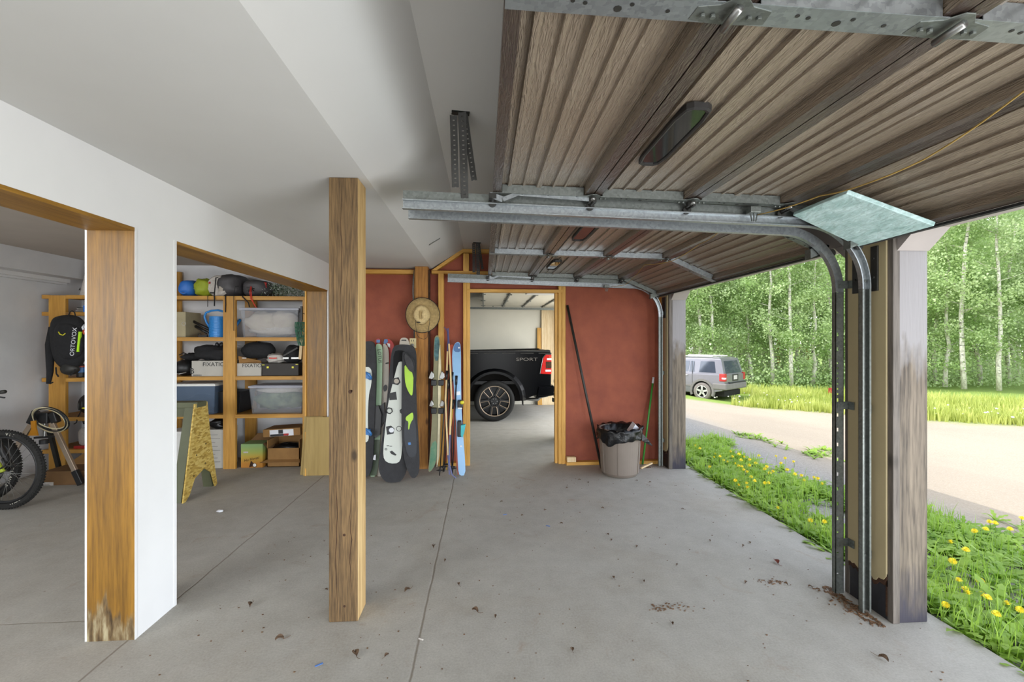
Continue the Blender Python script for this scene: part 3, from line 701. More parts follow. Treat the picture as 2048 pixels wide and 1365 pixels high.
TR = [(1928, 19.0, 2, 0.25), (1998, 18.4, 0, .3), (1583, 20.2, 0, 1.0), (2018, 21, 2, 0), (2036, 22.5, 0, 2), (1545, 21, 0, 2), (1440, 21.5, 3, 0), (1400, 22, 1, 0), (1505, 22, 3, 1),
      (1625, 21, 3, 2), (1665, 22, 1, 1), (1730, 21, 1, 0), (1810, 20, 2, 1), (1870, 21.5, 1, 2), (1890, 19.8, 3, 4), (1960, 21, 3, 1.3), (2060, 19, 1, 5), (2110, 18.5, 3, 1), (1355, 22, 2, 1), (1310, 23, 1, 0)]
rr = random.Random(5)
for k in range(24): TR.append((1330+k*33+rr.uniform(-8, 8), 24+rr.uniform(-1, 1.5), k % 4, rr.uniform(0, 6)))
for k in range(20): TR.append((1320+k*41+rr.uniform(-8, 8), 28+rr.uniform(-1.5, 2), (k*3) % 4, rr.uniform(0, 6)))
for k in range(20): TR.append((1315+k*42+rr.uniform(-8, 8), 34+rr.uniform(-2, 3), (k+1) % 3, rr.uniform(0, 6)))
named = {0: 'tall aspen with a bare white leaning trunk at the front of the wood', 1: 'white barked aspen with a forked lower branch at the road-side edge of the wood',
         2: 'slender pale aspen at the verge between the SUV and near pillar'}
EDGE = {3: 'aspen at the frame edge of the wood, behind the forked white trunk', 4: 'thin aspen rising behind the forked white trunk', 5: 'aspen standing just past the tail of the parked SUV', 6: 'short bushy aspen directly behind the SUV roof',
        7: 'aspen rising behind the far door pillar and SUV bonnet', 8: 'short bushy aspen between the SUV and the orange timber house', 9: 'short bushy aspen beside the slender pale one at the verge', 10: 'aspen showing just before the near track uprights',
        11: 'aspen standing straight behind the near track uprights', 12: 'aspen whose crown is split by the near pillar post', 13: 'aspen just outside the near pillar post', 14: 'short bushy aspen low beside the near pillar post', 15: 'short bushy aspen between the two leaning white trunks',
        16: 'aspen beyond the opening, past the forked trunk', 17: 'outermost short aspen past the forked trunk', 18: 'aspen hidden behind the far door pillar', 19: 'aspen deep behind the red wall end pillar'}
used = set()
for i, (u, zc, k, rot) in enumerate(TR):
    far = i >= 20
    lab = named.get(i) or EDGE.get(i, 'leafy aspen inside the dense wood behind the front trunks' if far else 'leafy green aspen along the edge of the wood')
    grp = None if i in named or i in EDGE else ('aspens deep in the wood' if far else 'aspens along the wood edge')
    o = protos[k] if k not in used else copy_tree(protos[k])
    used.add(k); x, y = cam_xy(u, zc); o.location = (x, y, ground(x)+.2); o.rotation_euler = (rr.uniform(-.05, .05), rr.uniform(-.05, .05), rot)
    s = rr.uniform(.9, 1.12)*(1.25 if zc > 26 else 1); o.scale = (s, s, s); o['label'] = lab
    if grp: o['group'] = grp
    elif 'group' in o: del o['group']
# undergrowth
ug = MB(); rr = random.Random(9)
for _ in range(16000):
    u = rr.uniform(1330, 2110); zc = rr.uniform(19.5, 26); x, y = cam_xy(u, zc); z = ground(x)+.2+abs(rr.gauss(0, .75)); p = Vector((x, y, z)); k = rr.uniform(.04, .07)
    q = Vector((rr.gauss(0,1), rr.gauss(0,1), rr.gauss(0,1))).normalized(); w_ = q.orthogonal().normalized(); e2 = q.cross(w_)
    ug.add([p-w_*k, p+e2*k*.8, p+w_*k, p-e2*k*.8], [(0,1,2,3)])
tag(ug.build('undergrowth', M['aspen_leaf'], origin=(15,18,-.5)), 'low leafy undergrowth at the foot of the aspens', 'undergrowth', kind='stuff')
# house glimpsed through the trees
hx, hy = cam_xy(1500, 38); t = thing('house', 'pale grey house with orange timber beams glimpsed through the aspens', 'house', (hx, hy, -.6))
o_t = M['timber_orange'] = plain('orange_timber', '#b5762a', .6)
MB().box(hx-5, hy, -.6, hx+2, hy+6, 4.8).build('wall', plain('house_siding', '#b9b9b6', .8), t)
for k, (x0, x1, z0, z1) in enumerate([(hx+.2, hx+4.5, 3.0, 3.4), (hx-1, hx+4.5, .9, 1.2), (hx+1.8, hx+2.1, -.6, 3.4), (hx+4.2, hx+4.5, -.6, 3.0)]): MB().box(x0, hy-1.2, z0, x1, hy-.9, z1).build('beam', o_t, t)
MB().prism([(-6, 4.6), (-1.5, 6.6), (3, 4.6)], (hx, hy-.6, 0), (1,0,0), (0,0,1), (0,7,0)).build('roof', M['dark_steel'], t)
MB().box(hx-2.6, hy-.05, .8, hx-1.4, hy-.01, 2.2).build('window', M['win_glass'], t)
# weeds beside the slab
wd = MB(); rr = random.Random(21)
def weed_edge(y): return 3.75+.0*y+(.55 if y < 5.3 else .1)+.25*math.sin(y*1.9)+.15*math.sin(y*4.3+1)
def dens(x, y):
    if y > 7.4+.3*math.sin(x*5) or y > 8: return 0
    d = .55+.45*math.sin(x*2.7+y*1.3)*math.cos(y*2.1-x*1.1)+.15*math.sin(7*x+3*y)
    if x < 2.86: d += .5
    if 3.15 < x < 3.6 and 3.6 < y < 4.3: d -= .9
    if x > weed_edge(y): d -= 1.2*(x-weed_edge(y))/.35
    return d
def rosette(x, y, s, n, r):
    z = ground(x)-.005
    for k in range(n):
        a = r.uniform(0, 6.28); L = s*r.uniform(.6, 1.15); el = r.uniform(.25, 1.15); dx, dy = math.cos(a), math.sin(a); sx_, sy_ = -dy, dx
        pts = []; N = 7
        for i in range(N):
            t = i/(N-1); rad = L*t*math.cos(el*(1-.55*t)); hh = L*(t*math.sin(el)-.45*t*t*math.sin(el)*r.uniform(.7, 1.1))
            w_ = L*.085*(.35+1.0*math.sin(math.pi*min(1, t*.9+.05)))*(1.35 if i % 2 else .6) if i < N-1 else L*.008
            pts.append((x+dx*rad-sx_*w_, y+dy*rad-sy_*w_, z+hh+.004)); pts.append((x+dx*rad+sx_*w_, y+dy*rad+sy_*w_, z+hh+.004+w_*.3))
        wd.add(pts, [(2*i, 2*i+1, 2*i+3, 2*i+2) for i in range(N-1)])
for _ in range(5200):
    x = rr.uniform(2.60, 5.2); y = rr.uniform(.9, 7.9)
    if rr.random() < dens(x, y)*.5: rosette(x, y, rr.uniform(.09, .20), rr.randint(6, 10), rr)
def plw(r):
    x = r.uniform(2.60, 4.9); y = r.uniform(.9, 7.7)
    return (x, y, ground(x)-.01) if r.random() < dens(x, y) else None
blades(wd, 14000, plw, .08, .24, .007, rr, .5)
for u_, v_ in ((1903,1092),(1932,1105),(1950,1068),(1971,1063),(1985,1052),(2020,1064),(2043,1045),(1960,1080),(2000,1075),(2030,1085),(1604,957),(1629,962),(1637,966),(1575,945),(1590,955),(1563,932),(1609,970),(1880,1080),(1890,1100),(1650,975)):
    p_ = atg(u_, v_+18)
    for _ in range(7): rosette(p_.x+rr.gauss(0, .12), p_.y+rr.gauss(0, .12), .14, 8, rr)
for x, y in ((5.1, 8.4), (5.3, 8.1), (5.6, 6.9), (5.45, 7.1), (6.0, 7.4)):
    for _ in range(9): rosette(x+rr.gauss(0, .14), y+rr.gauss(0, .14), .13, 8, rr)
tag(wd.build('weeds', M['weed'], origin=(3.4,4,-.1)), 'dense green dandelion leaves and weeds along the slab edge', 'weeds', kind='stuff')
# dandelion flowers
M['dandelion'] = plain('dandelion_yellow', '#fbe534', .7, var=.08, scale=40)
def dandelion():
    t = thing('dandelion_flower', 'd', 'dandelion', (0,0,0)); MB().tube([(0,0,0), (.004,0,.5), (0,0,1)], .0028, 5, True).build('stem', M['weed'], t)
    h = MB(); r = random.Random(2)
    for ring, (R, tilt, n) in enumerate(((.021, .25, 13), (.016, .6, 11), (.010, 1.0, 8))):
        for k in range(n):
            a = 6.283*k/n+ring*.3; d = Vector((math.cos(a), math.sin(a), tilt)); s_ = Vector((-math.sin(a), math.cos(a), 0))*.0032
            c = Vector((0,0,.006*ring)); h.add([c-s_*.4, c+s_*.4, c+d*R+s_, c+d*R-s_], [(0,1,2,3)])
    h.blob((0,0,.003), .010, .010, .006, 10, 5, 0)
    h.build('flower_head', M['dandelion'], t); return t
dp = dandelion(); stem_o = [c for c in kids(dp) if c.name.startswith('stem')][0]; head_o = [c for c in kids(dp) if c.name.startswith('flower')][0]
PX = [(1429,916),(1432,910),(1440,914),(1448,922),(1456,925),(1478,910),(1466,915),(1482,922),(1489,916),(1500,921),(1471,929),(1478,933),(1484,935),(1488,941),(1495,945),(1499,932),(1512,928),(1530,940),
      (1547,945),(1540,948),(1534,935),(1471,962),(1478,972),(1494,968),(1496,976),(1509,963),(1530,967),(1537,967),(1502,955),(1604,953),(1629,957),(1637,959),(1645,970),(1563,928),(1571,918),(1553,914),
      (1526,1010),(1557,1018),(1621,1042),(1649,1045),(1653,1071),(1462,905),(1392,893),(1400,898),(1588,925),(1609,963),
      (1903,1087),(1905,1124),(1932,1102),(1950,1064),(1971,1060),(1980,1046),(1990,1048),(2020,1060),(2043,1038),(1930,1180),(1938,1189),(1960,1164),(1966,1192),(1975,1197),(2016,1210),(1891,1211),(1992,1230),(2040,1221),(1918,1163),
      (1400,957),(1420,935),(1518,913),(1575,941),(1590,950)]
hh_ = random.Random(4)
for i, (u, v) in enumerate(PX):
    g0 = atg(u, v); d = ray(u, v); h = hh_.uniform(.10, .2)
    tt = (CAM_H-(g0.z+h))/-d[2] if d[2] < 0 else 5; p = Vector((d[0]*tt, d[1]*tt, 0)); gz = ground(p.x); h = CAM_H+d[2]*tt-gz
    if p.x < 2.62 or h < .03: continue
    o = dp if i == 0 else copy_tree(dp); o.location = (p.x, p.y, gz)
    for c in kids(o):
        if c.name.startswith('stem'): c.scale = (1, 1, h)
        else: c.location = (0, 0, h); k = .95 if p.x < 3.2 else 1.15; c.scale = (k, k, k); c.rotation_euler = (hh_.uniform(-.5, .5), hh_.uniform(-.7, 0), 0)
    far = p.y > 2.8; o['label'] = 'yellow dandelion flower among the weeds outside the far door' if far else 'yellow dandelion flower among the weeds outside the near door'
    o['group'] = 'dandelions outside the far door' if far else 'dandelions outside the near door'
# ------------------------------------------------------------------ posts
def ff(m, b0):  # set material index 1 on the last box's +x face
    m.m[-3] = 1
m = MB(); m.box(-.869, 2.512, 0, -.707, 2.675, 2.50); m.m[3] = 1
def cracked(m, name):
    return m
t = thing('wooden_post', 'rough sawn weathered timber post standing free in the middle of the slab', 'post', (-.788, 2.59, 0))
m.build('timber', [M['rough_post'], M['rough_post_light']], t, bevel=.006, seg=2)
c = MB(); rr = random.Random(8)
for x0, z0, z1, w in ((-.826, .02, 1.05, .0035), (-.748, .12, .72, .004), (-.80, 1.5, 2.45, .003), (-.770, .9, 2.0, .002), (-.838, .4, 2.3, .0016), (-.815, 1.0, 1.7, .0018), (-.755, 1.1, 1.9, .0018)):
    n = 14; pts = [(x0+rr.uniform(-.003, .003)+.004*math.sin(i), z0+(z1-z0)*i/n) for i in range(n+1)]
    for i in range(n): c.add([(pts[i][0]-w*.5*math.sin(math.pi*i/n), 2.5113, pts[i][1]), (pts[i][0]+w*.5*math.sin(math.pi*i/n)+.0003, 2.5113, pts[i][1]), (pts[i+1][0]+w*.5*math.sin(math.pi*(i+1)/n)+.0003, 2.5113, pts[i+1][1]), (pts[i+1][0]-w*.5*math.sin(math.pi*(i+1)/n), 2.5113, pts[i+1][1])], [(0,1,2,3)])
for x0, z0, r in ((-.750, 1.295, .011), (-.783, .49, .008), (-.782, .09, .007), (-.742, 1.30, .005)):
    c.lathe([(0, 0), (r, 0)], (x0, 2.5112, z0), (0,-1,0), 10)
c.build('cracks_and_knots', M['rot'], t)
t = thing('wooden_post', 'stained timber post against the red wall with a straw hat hung on it', 'post', (-.766, 5.51, 0))
MB().box(-.848, 5.45, 0, -.69, 5.58, 2.50).build('timber', M['old_post'], t, bevel=.005)
MB().box(-.862, 5.47, 0, -.8485, 5.56, 2.46).build('edge_strip', M['fir'], t); MB().box(-.6895, 5.47, 0, -.674, 5.56, 2.46).build('edge_strip', M['rot'], t)
# straw hat
M['straw'] = plain('straw', '#a99060', .85, var=.22, scale=40, bmp=.6, bscale=160, stretch=(1,1,1))
M['straw_light'] = plain('straw_crown', '#d3bb88', .85, var=.15, scale=50, bmp=.6, bscale=160)
hc = at(845, 631, Y=5.40)
t = thing('straw_hat', 'wide brimmed straw sun hat with a black rim, hung on the timber post', 'hat', tuple(hc))
R = .207
pr = [(.10*R/.2, -.012), (.16*R/.2, -.004), (R*.96, .010), (R, .004)]
def hat_ring(r, d, wob): return [tuple(hc+Vector((math.cos(a)*r, -d+wob*math.sin(2*a+.8)*.028, math.sin(a)*r*1.03))) for a in [2*math.pi*k/40 for k in range(40)]]
m = MB(); m.loft([hat_ring(.070, .022, 0), hat_ring(.10, .014, .2), hat_ring(.15, .006, .6), hat_ring(R, -.004, 1), hat_ring(R, -.008, 1), hat_ring(.10, .008, .2)], cap=False); m.build('brim', M['straw'], t, smooth=True)
m = MB(); m.tube([*hat_ring(R, -.006, 1), hat_ring(R, -.006, 1)[0]], .0045, 6, False); m.build('rim_binding', M['black_cloth'], t, smooth=True)
m = MB()
def crown(r, d, pinch): return [tuple(hc+Vector((-.004+math.cos(a)*r*(1-.12*abs(math.sin(a))), -d+pinch*abs(math.cos(a))**3*0+pinch*(1-abs(math.cos(a)))*.02, .004+math.sin(a)*r*1.18))) for a in [2*math.pi*k/32 for k in range(32)]]
m.loft([crown(.104, .012, 0), crown(.100, .05, 0), crown(.090, .085, 0), crown(.072, .104, .5), crown(.040, .108, 1.2), crown(.006, .102, 2.0)], cap=True); m.build('crown', M['straw_light'], t, smooth=True)
m = MB(); m.blob(hc+Vector((-.012, -.112, .0)), .014, .006, .055, 12, 8, 0); m.build('crown_crease', M['straw'], t, smooth=True)
m = MB(); a = at(831, 640, Y=5.30); b = at(860, 637, Y=5.30)
m.tube([a, at(832, 655, Y=5.33), at(833, 668, Y=5.36), at(838, 676, Y=5.38), at(848, 679, Y=5.38), at(854, 676, Y=5.38), at(857, 660, Y=5.36), b], .0026, 6)
m.blob(at(837, 645, Y=5.28), .028, .006, .007, 10, 6, .1); m.build('chin_cord', M['black_cloth'], t, smooth=True)
# conduit and outlet
t = thing('conduit', 'grey electrical conduit running down beside the hat post', 'conduit', (-.87, 5.46, 1.6))
MB().tube([at(829, 540, Y=5.5), at(826.5, 560, Y=5.46), at(826, 585, Y=5.46), at(828, 620, Y=5.46), at(828.5, 676, Y=5.46)], .008, 8).build('pipe', M['galv'], t, smooth=True)
p0, p1 = at(819, 696.5, Y=5.43), at(832, 677, Y=5.43)
t = thing('outlet_box', 'ivory electrical outlet box with a round knob mounted beside the hat post', 'outlet', (p0.x, 5.43, p0.z))
M['ivory'] = plain('ivory_plastic', '#cdbf93', .5)
MB().box(p0.x, 5.43, p0.z, p1.x, 5.49, p1.z).build('cover', M['ivory'], t, bevel=.004)
q = at(825, 691, Y=5.43); MB().cyl((q.x, 5.431, q.z), (q.x, 5.41, q.z), .020, 18).cyl((q.x, 5.411, q.z), (q.x, 5.405, q.z), .012, 14).build('knob', M['steel'], t, smooth=False)
q = at(825.5, 682, Y=5.43); MB().box(q.x-.016, 5.427, q.z-.010, q.x-.010, 5.431, q.z+.012).box(q.x+.008, 5.427, q.z-.010, q.x+.014, 5.431, q.z+.012).build('socket_slots', M['dark_steel'], t)

# ------------------------------------------------------------------ ski and board rack
def lean(u, v, yb, yt, zt=1.7):     # photo pixel -> point on the plane leaning from y=yb (floor) to y=yt (height zt)
    d = ray(u, v); k = (yt-yb)/zt   # y = yb + k z
    t_ = (yb+k*CAM_H)/(d[1]-k*d[2]); return Vector((d[0]*t_, d[1]*t_, CAM_H+d[2]*t_))
def flat(name, px, yb, yt, mat, parent=None, th=.02, off=0, zt=1.7, bevel=0, floor=True):
    pts = [lean(u, v, yb-off, yt-off, zt) for u, v in px]; zmin = min(p.z for p in pts)
    if floor and zmin < .001: 
        for p in pts: p.z = max(p.z, .001)
    m = MB(); n = len(pts); m.v = [tuple(p) for p in pts]+[(p.x, p.y+th, p.z) for p in pts]
    m.face(range(n)); m.face([n+i for i in range(n)][::-1])
    for i in range(n): j = (i+1) % n; m.face((i, n+i, n+j, j))
    return m.build(name, mat, parent, bevel=bevel)
def pthing(name, label, cat, px, yb, yt, group=None):
    pts = [lean(u, v, yb, yt) for u, v in px]; lo = min(pts, key=lambda p: p.z); return thing(name, label, cat, (lo.x, lo.y, 0), group)
def ssmooth(px, k=2):                # round an outline (Chaikin)
    for _ in range(k):
        q = []
        for i in range(len(px)):
            a, b = px[i], px[(i+1) % len(px)]; q += [(a[0]*.75+b[0]*.25, a[1]*.75+b[1]*.25), (a[0]*.25+b[0]*.75, a[1]*.25+b[1]*.75)]
        px = q
    return px
M['neoprene'] = plain('charcoal_sleeve', '#343436', .9, var=.15, scale=12, bmp=.3, bscale=120)
M['neoprene_in'] = plain('black_sleeve_lining', '#151516', .95)
M['silver_board'] = plain('silver_board', '#c9cdc4', .35, var=.08, scale=2)
M['lime'] = plain('lime_board', '#a6cf3c', .4, var=.08); M['sage'] = plain('sage_ski', '#86a181', .4, var=.12, scale=2, col2='#9bb795'); M['olive_ski'] = plain('olive_ski', '#3b4a30', .4)
M['taupe_ski'] = plain('taupe_ski', '#aba295', .4, var=.1); M['red_ski'] = plain('red_ski', '#a5231f', .35); M['blue_ski'] = plain('pale_blue_ski', '#7aa5cb', .3, var=.15, scale=2, col2='#8fb8dc', stretch=(1,1,1.5))
M['blue_tip'] = plain('deep_blue_tip', '#4f719e', .3); M['orange_ski'] = plain('orange_ski', '#b8431d', .4); M['teal'] = plain('teal_plastic', '#3fa7ac', .4); M['blue_plastic'] = plain('blue_plastic', '#3d77b5', .35)
M['cream_ski'] = plain('cream_edge', '#d6cba6', .45); M['ski_green'] = plain('green_ski_tail', '#3f8163', .45, var=.3, scale=9, col2='#7c9a74'); M['ski_wood'] = plain('ski_topsheet', '#85805c', .45, var=.15, scale=6)
M['ski_dark'] = plain('dark_teal_topsheet', '#203338', .4, var=.5, scale=14, col2='#4f7d80'); M['xc_tan'] = plain('tan_ski', '#d6bb86', .4); M['xc_blue'] = plain('indigo_ski', '#4b4f7c', .4)
M['white_plastic'] = plain('white_plastic', '#d9dbe0', .4); M['navy'] = plain('navy', '#151a24', .4); M['yellow'] = plain('yellow_plastic', '#d8d02e', .4)
# sleeve with the blue bindings, partly behind the free post
L1 = ssmooth([(718, 688), (740, 681), (751, 690), (752, 760), (748, 860), (744, 955), (716, 956), (712, 800)])
t = pthing('snowboard_sleeve', 'black snowboard sleeve with blue bindings peeping past the free post', 'snowboard bag', L1, 5.10, 5.30)
flat('sleeve', L1, 5.10, 5.30, M['neoprene'], t, .05)
o = flat('board', ssmooth([(722, 735), (744, 734), (743, 770), (737, 790), (735, 850), (739, 885), (722, 885)]), 5.10, 5.30, M['silver_board'], t, .01, .012)
for v in (752, 864): 
    q = lean(737, v, 5.07, 5.27); m = MB(); m.torus((q.x, q.y-.02, q.z), (.5,.5,.5), .045, .014, 18, 8); m.box(q.x-.05, q.y-.03, q.z-.03, q.x+.02, q.y+.01, q.z+.03); m.build('binding', M['blue_plastic'], t, smooth=False)
q = flat('tag', [(748, 911), (752, 910), (751, 921), (746, 920)], 5.09, 5.29, M['white_plastic'], t, .003, .004)
# sage ski
A = ssmooth([(751, 690), (757, 687), (764, 691), (765, 705), (764, 760), (761, 860), (759, 900), (753, 954), (737, 954), (742, 880), (747, 790), (751, 730)], 1)
t = pthing('ski', 'pale sage green ski with dark lettering standing by the black sleeve', 'ski', A, 5.16, 5.38)
flat('ski_body', A, 5.16, 5.38, M['sage'], t, .014)
flat('tail_graphic', [(740, 905), (746, 880), (760, 880), (759, 900), (753, 952), (738, 952)], 5.16, 5.38, M['olive_ski'], t, .002, .002)
flat('binding', [(744, 815), (757, 812), (763, 830), (760, 870), (750, 878), (744, 860)], 5.16, 5.38, M['black'], t, .05, .05)
flat('brake_clip', [(747, 797), (751, 796), (750, 812), (747, 812)], 5.16, 5.38, M['red_ski'], t, .01, .01)
q = lean(759, 713, 5.15, 5.37); text('lettering', 'LOTUS', .055, M['dark_steel'], t, q, (math.pi/2, math.radians(86), 0), .0004)
B = [(752, 686), (753, 679), (758, 677), (760, 682), (760, 690)]
# taupe ski
A = ssmooth([(765, 690), (769, 687), (776, 695), (778, 710), (777, 780), (772, 860), (764, 957), (752, 958), (757, 900), (763, 790), (766, 730)], 1)
t = pthing('ski', 'taupe ski with a black buckle standing between the green ski and the large sleeve', 'ski', A, 5.20, 5.42)
flat('ski_body', A, 5.20, 5.42, M['taupe_ski'], t, .014)
flat('buckle', ssmooth([(766, 774), (771, 769), (775, 773), (774, 781), (768, 785)], 1), 5.20, 5.42, M['black'], t, .006, .006)
flat('binding', [(756, 815), (768, 806), (770, 840), (762, 856)], 5.20, 5.42, M['black'], t, .05, .05)
flat('strap', [(771, 726), (777, 725), (777, 728), (771, 729)], 5.20, 5.42, M['dark_steel'], t, .004, .004)
A = ssmooth([(772, 678), (780, 679), (787, 687), (788, 693), (784, 705), (781, 730), (779, 780), (772, 900), (765, 952), (758, 952), (766, 850), (771, 760), (771, 700)], 1)
t = pthing('ski', 'glossy red ski with a blue and white tip behind the taupe ski', 'ski', A, 5.24, 5.46)
flat('ski_body', A, 5.24, 5.46, M['red_ski'], t, .014); flat('tip_graphic', [(769, 679), (775, 679), (776, 684), (770, 690), (767, 686)], 5.24, 5.46, M['blue_tip'], t, .003, .004)
flat('tip_stripe', [(774, 687), (780, 688), (780, 696), (776, 694)], 5.24, 5.46, M['white_plastic'], t, .003, .004)
A = ssmooth([(750, 684), (753, 678), (758, 677), (761, 681), (762, 700), (757, 800), (748, 945), (742, 945), (750, 760)], 1)
t = pthing('ski', 'red ski with a blue tip rising behind the sage green ski', 'ski', A, 5.20, 5.42)
flat('ski_body', A, 5.215, 5.435, M['red_ski'], t, .014); flat('tip_graphic', [(753, 680), (760, 680), (760, 686), (753, 686)], 5.20, 5.42, M['blue_tip'], t, .003, .001)
# large sleeve with the silver board
L = ssmooth([(786, 694), (797, 689), (816, 690), (829, 694), (833, 720), (830, 800), (822, 900), (812, 946), (803, 963), (785, 968), (766, 962), (757, 942), (758, 920), (768, 850), (777, 770), (781, 715)])
t = pthing('snowboard_sleeve', 'wide charcoal snowboard sleeve with its front cut away over a silver board', 'snowboard bag', L, 4.93, 5.20)
flat('sleeve', L, 4.95, 5.22, M['neoprene'], t, .055)
flat('dark_lining', ssmooth([(787, 704), (800, 700), (812, 704), (808, 730), (798, 760), (786, 790), (786, 745)], 1), 4.95, 5.22, M['neoprene_in'], t, .002, .002)
o = flat('board', ssmooth([(796, 726), (802, 723), (806, 726), (806, 800), (805, 880), (803, 915), (797, 927), (780, 928), (768, 921), (766, 903), (770, 860), (777, 800), (788, 757)], 1), 4.95, 5.22, M['silver_board'], t, .008, .010)
for px in ([(783, 758), (797, 755), (801, 765), (796, 771), (783, 768)], [(778, 787), (792, 784), (794, 800), (779, 801)], [(772, 854), (782, 852), (789, 858), (787, 868), (774, 870)], [(779, 904), (784, 902), (793, 910), (791, 912), (783, 909)]):
    flat('black_patch', px, 4.95, 5.22, M['black'], o, .002, .0125)
for u, v, mt in ((793, 763, 'taupe_ski'), (783, 861, 'white_plastic')):
    q = lean(u, v, 4.935, 5.205); MB().lathe([(0, 0), (.027, 0), (.029, .003)], (q.x, q.y-.004, q.z), (0,1,.1), 20).build('round_pad', M[mt], o)
for u, v in ((798, 858), (772, 899)):
    q = lean(u, v, 4.935, 5.205); MB().torus((q.x, q.y-.002, q.z), (0,1,0), .028 if u > 790 else .010, .0025, 20, 6).build('ring_print', M['black'], o)
q = lean(779, 822, 4.935, 5.205); MB().torus((q.x, q.y-.006, q.z), (0,1,0), .034, .006, 6, 6).build('binding_disc', M['black'], o)
flat('toe_pad', [(799, 821), (804, 817), (804, 829), (800, 826)], 4.95, 5.22, M['black'], o, .002, .0125)
for k, (u, v) in enumerate(((776, 892), (782, 893))): 
    q = lean(u, v, 4.935, 5.205); MB().box(q.x-.015, q.y-.003, q.z-.003, q.x+.012, q.y, q.z+.003).build('small_print', M['dark_steel'], o)
A = ssmooth([(798, 694), (800, 680), (803, 676), (813, 676), (817, 681), (820, 694)], 1)
o = flat('board_tail', A, 4.97, 5.24, M['taupe_ski'], t, .010, -.02, floor=False)
flat('tail_slot', [(802, 682), (804, 680), (812, 680), (813, 683), (810, 682), (804, 682)], 4.97, 5.24, M['black'], o, .002, -.017, floor=False)
# second sleeve
L = ssmooth([(804, 708), (807, 703), (812, 706), (829, 722), (831, 760), (833, 830), (836, 880), (838, 915), (838, 944), (833, 955), (826, 958), (819, 951), (809, 925), (803, 880), (803, 800)], 2)
t = pthing('snowboard_sleeve', 'narrow charcoal snowboard sleeve showing a lime and black board', 'snowboard bag', L, 4.90, 5.16)
flat('sleeve', L, 4.90, 5.16, M['neoprene'], t, .045, .012)
flat('board', ssmooth([(809, 728), (816, 738), (827, 748), (826, 780), (824, 794), (817, 785), (811, 770), (809, 750)], 1), 4.90, 5.16, M['lime'], t, .004, .016)
o = flat('board', ssmooth([(811, 836), (827, 826), (832, 850), (834, 890), (833, 913), (818, 916), (811, 898), (807, 865)], 1), 4.90, 5.16, M['navy'], t, .004, .016)
flat('lime_splash', ssmooth([(811, 835), (820, 828), (826, 825), (827, 838), (821, 846), (818, 861), (816, 858), (817, 843), (812, 842)], 1), 4.90, 5.16, M['lime'], o, .002, .0185)
flat('blue_logo', [(816, 886), (821, 885), (822, 890), (817, 891)], 4.90, 5.16, M['blue_plastic'], o, .002, .0185)
flat('sleeve_flap', ssmooth([(808, 707), (815, 711), (825, 722), (828, 738), (826, 746), (818, 742), (811, 728)], 1), 4.90, 5.16, M['grey_cloth'], t, .012, .030)
# tall ski pair by the post
A = ssmooth([(868, 678), (872, 671), (878, 672), (880, 685), (879, 760), (876, 850), (874, 915), (870, 932), (861, 945), (856, 943), (859, 918), (864, 840), (867, 740)], 1)
t = pthing('ski', 'ski with a teal tip and green tail, bound to a cream edged partner', 'ski', A, 5.22, 5.46)
flat('ski_body', A, 5.22, 5.46, M['ski_wood'], t, .012)
flat('tip_graphic', ssmooth([(869, 680), (872, 674), (877, 675), (879, 690), (878, 722), (868, 722)], 1), 5.22, 5.46, M['ski_dark'], t, .002, .002)
flat('tail_graphic', ssmooth([(862, 888), (874, 880), (874, 913), (870, 931), (861, 943), (858, 941), (860, 918)], 1), 5.22, 5.46, M['ski_green'], t, .002, .002)
A2 = [(878, 700), (880, 690), (882, 740), (880, 850), (878, 915), (874, 935), (873, 934), (876, 850), (876, 760)]
t2 = pthing('ski', 'cream edged ski turned sideways against the teal tipped ski', 'ski', A2, 5.20, 5.44); flat('ski_body', A2, 5.20, 5.44, M['cream_ski'], t2, .07)
for tt, du in ((t, 0), (t2, 21)):
    for v, s in ((752, 1), (808, .8)):
        q = lean(863+du, v, 5.21, 5.45); m = MB()
        m.prism([(-.035,-.03),(.01,-.045),(.035,-.02),(.03,.03),(.0,.06),(-.018,.02)], (q.x, q.y-.03, q.z), (s,0,0), (0,0,s), (0,.05,0)); o = m.build('binding', M['steel'], tt, bevel=.006)
        q = lean(868+du*.7, v+13, 5.20, 5.44); MB().box(q.x-.035, q.y-.03, q.z-.04, q.x+.03, q.y+.02, q.z+.03).build('binding_base', M['black'], tt, bevel=.008)
# cross-country skis
def ribbon(name, px, yb, yt, w, mat, parent, th=.008, splits=None):
    pts = [lean(u, v, yb, yt) for u, v in px]; m = MB()
    rings = [[(p.x-w/2, p.y, p.z), (p.x+w/2, p.y, p.z), (p.x+w/2, p.y+th, p.z), (p.x-w/2, p.y+th, p.z)] for p in pts]; m.loft(rings); return m.build(name, mat, parent)
for lab, up, mid, low, dy in (('slim tan touring ski with an indigo tip, crossed in front', [(888, 655), (892, 658), (895, 664), (896, 680), (895, 703)], [(895, 703), (893, 760), (891, 800), (893, 850), (896, 911)], [(896, 911), (898, 935), (899, 950)], 0),
                              ('slim tan touring ski with an indigo foot, crossing its twin', [(896, 657), (897, 672), (898, 688)], [(898, 688), (901, 740), (903, 800), (901, 840), (900, 870)], [(900, 870), (899, 900), (899, 930), (904, 950), (912, 957)], -.03)):
    t = pthing('touring_ski', lab, 'ski', [(899, 957)], 5.06+dy, 5.46, 'touring skis')
    ribbon('tip', up, 5.06+dy, 5.46+dy, .014, M['xc_blue'], t); ribbon('ski_body', mid, 5.06+dy, 5.46+dy, .019, M['xc_tan'], t); ribbon('foot', low, 5.06+dy, 5.46+dy, .016, M['xc_blue'], t)
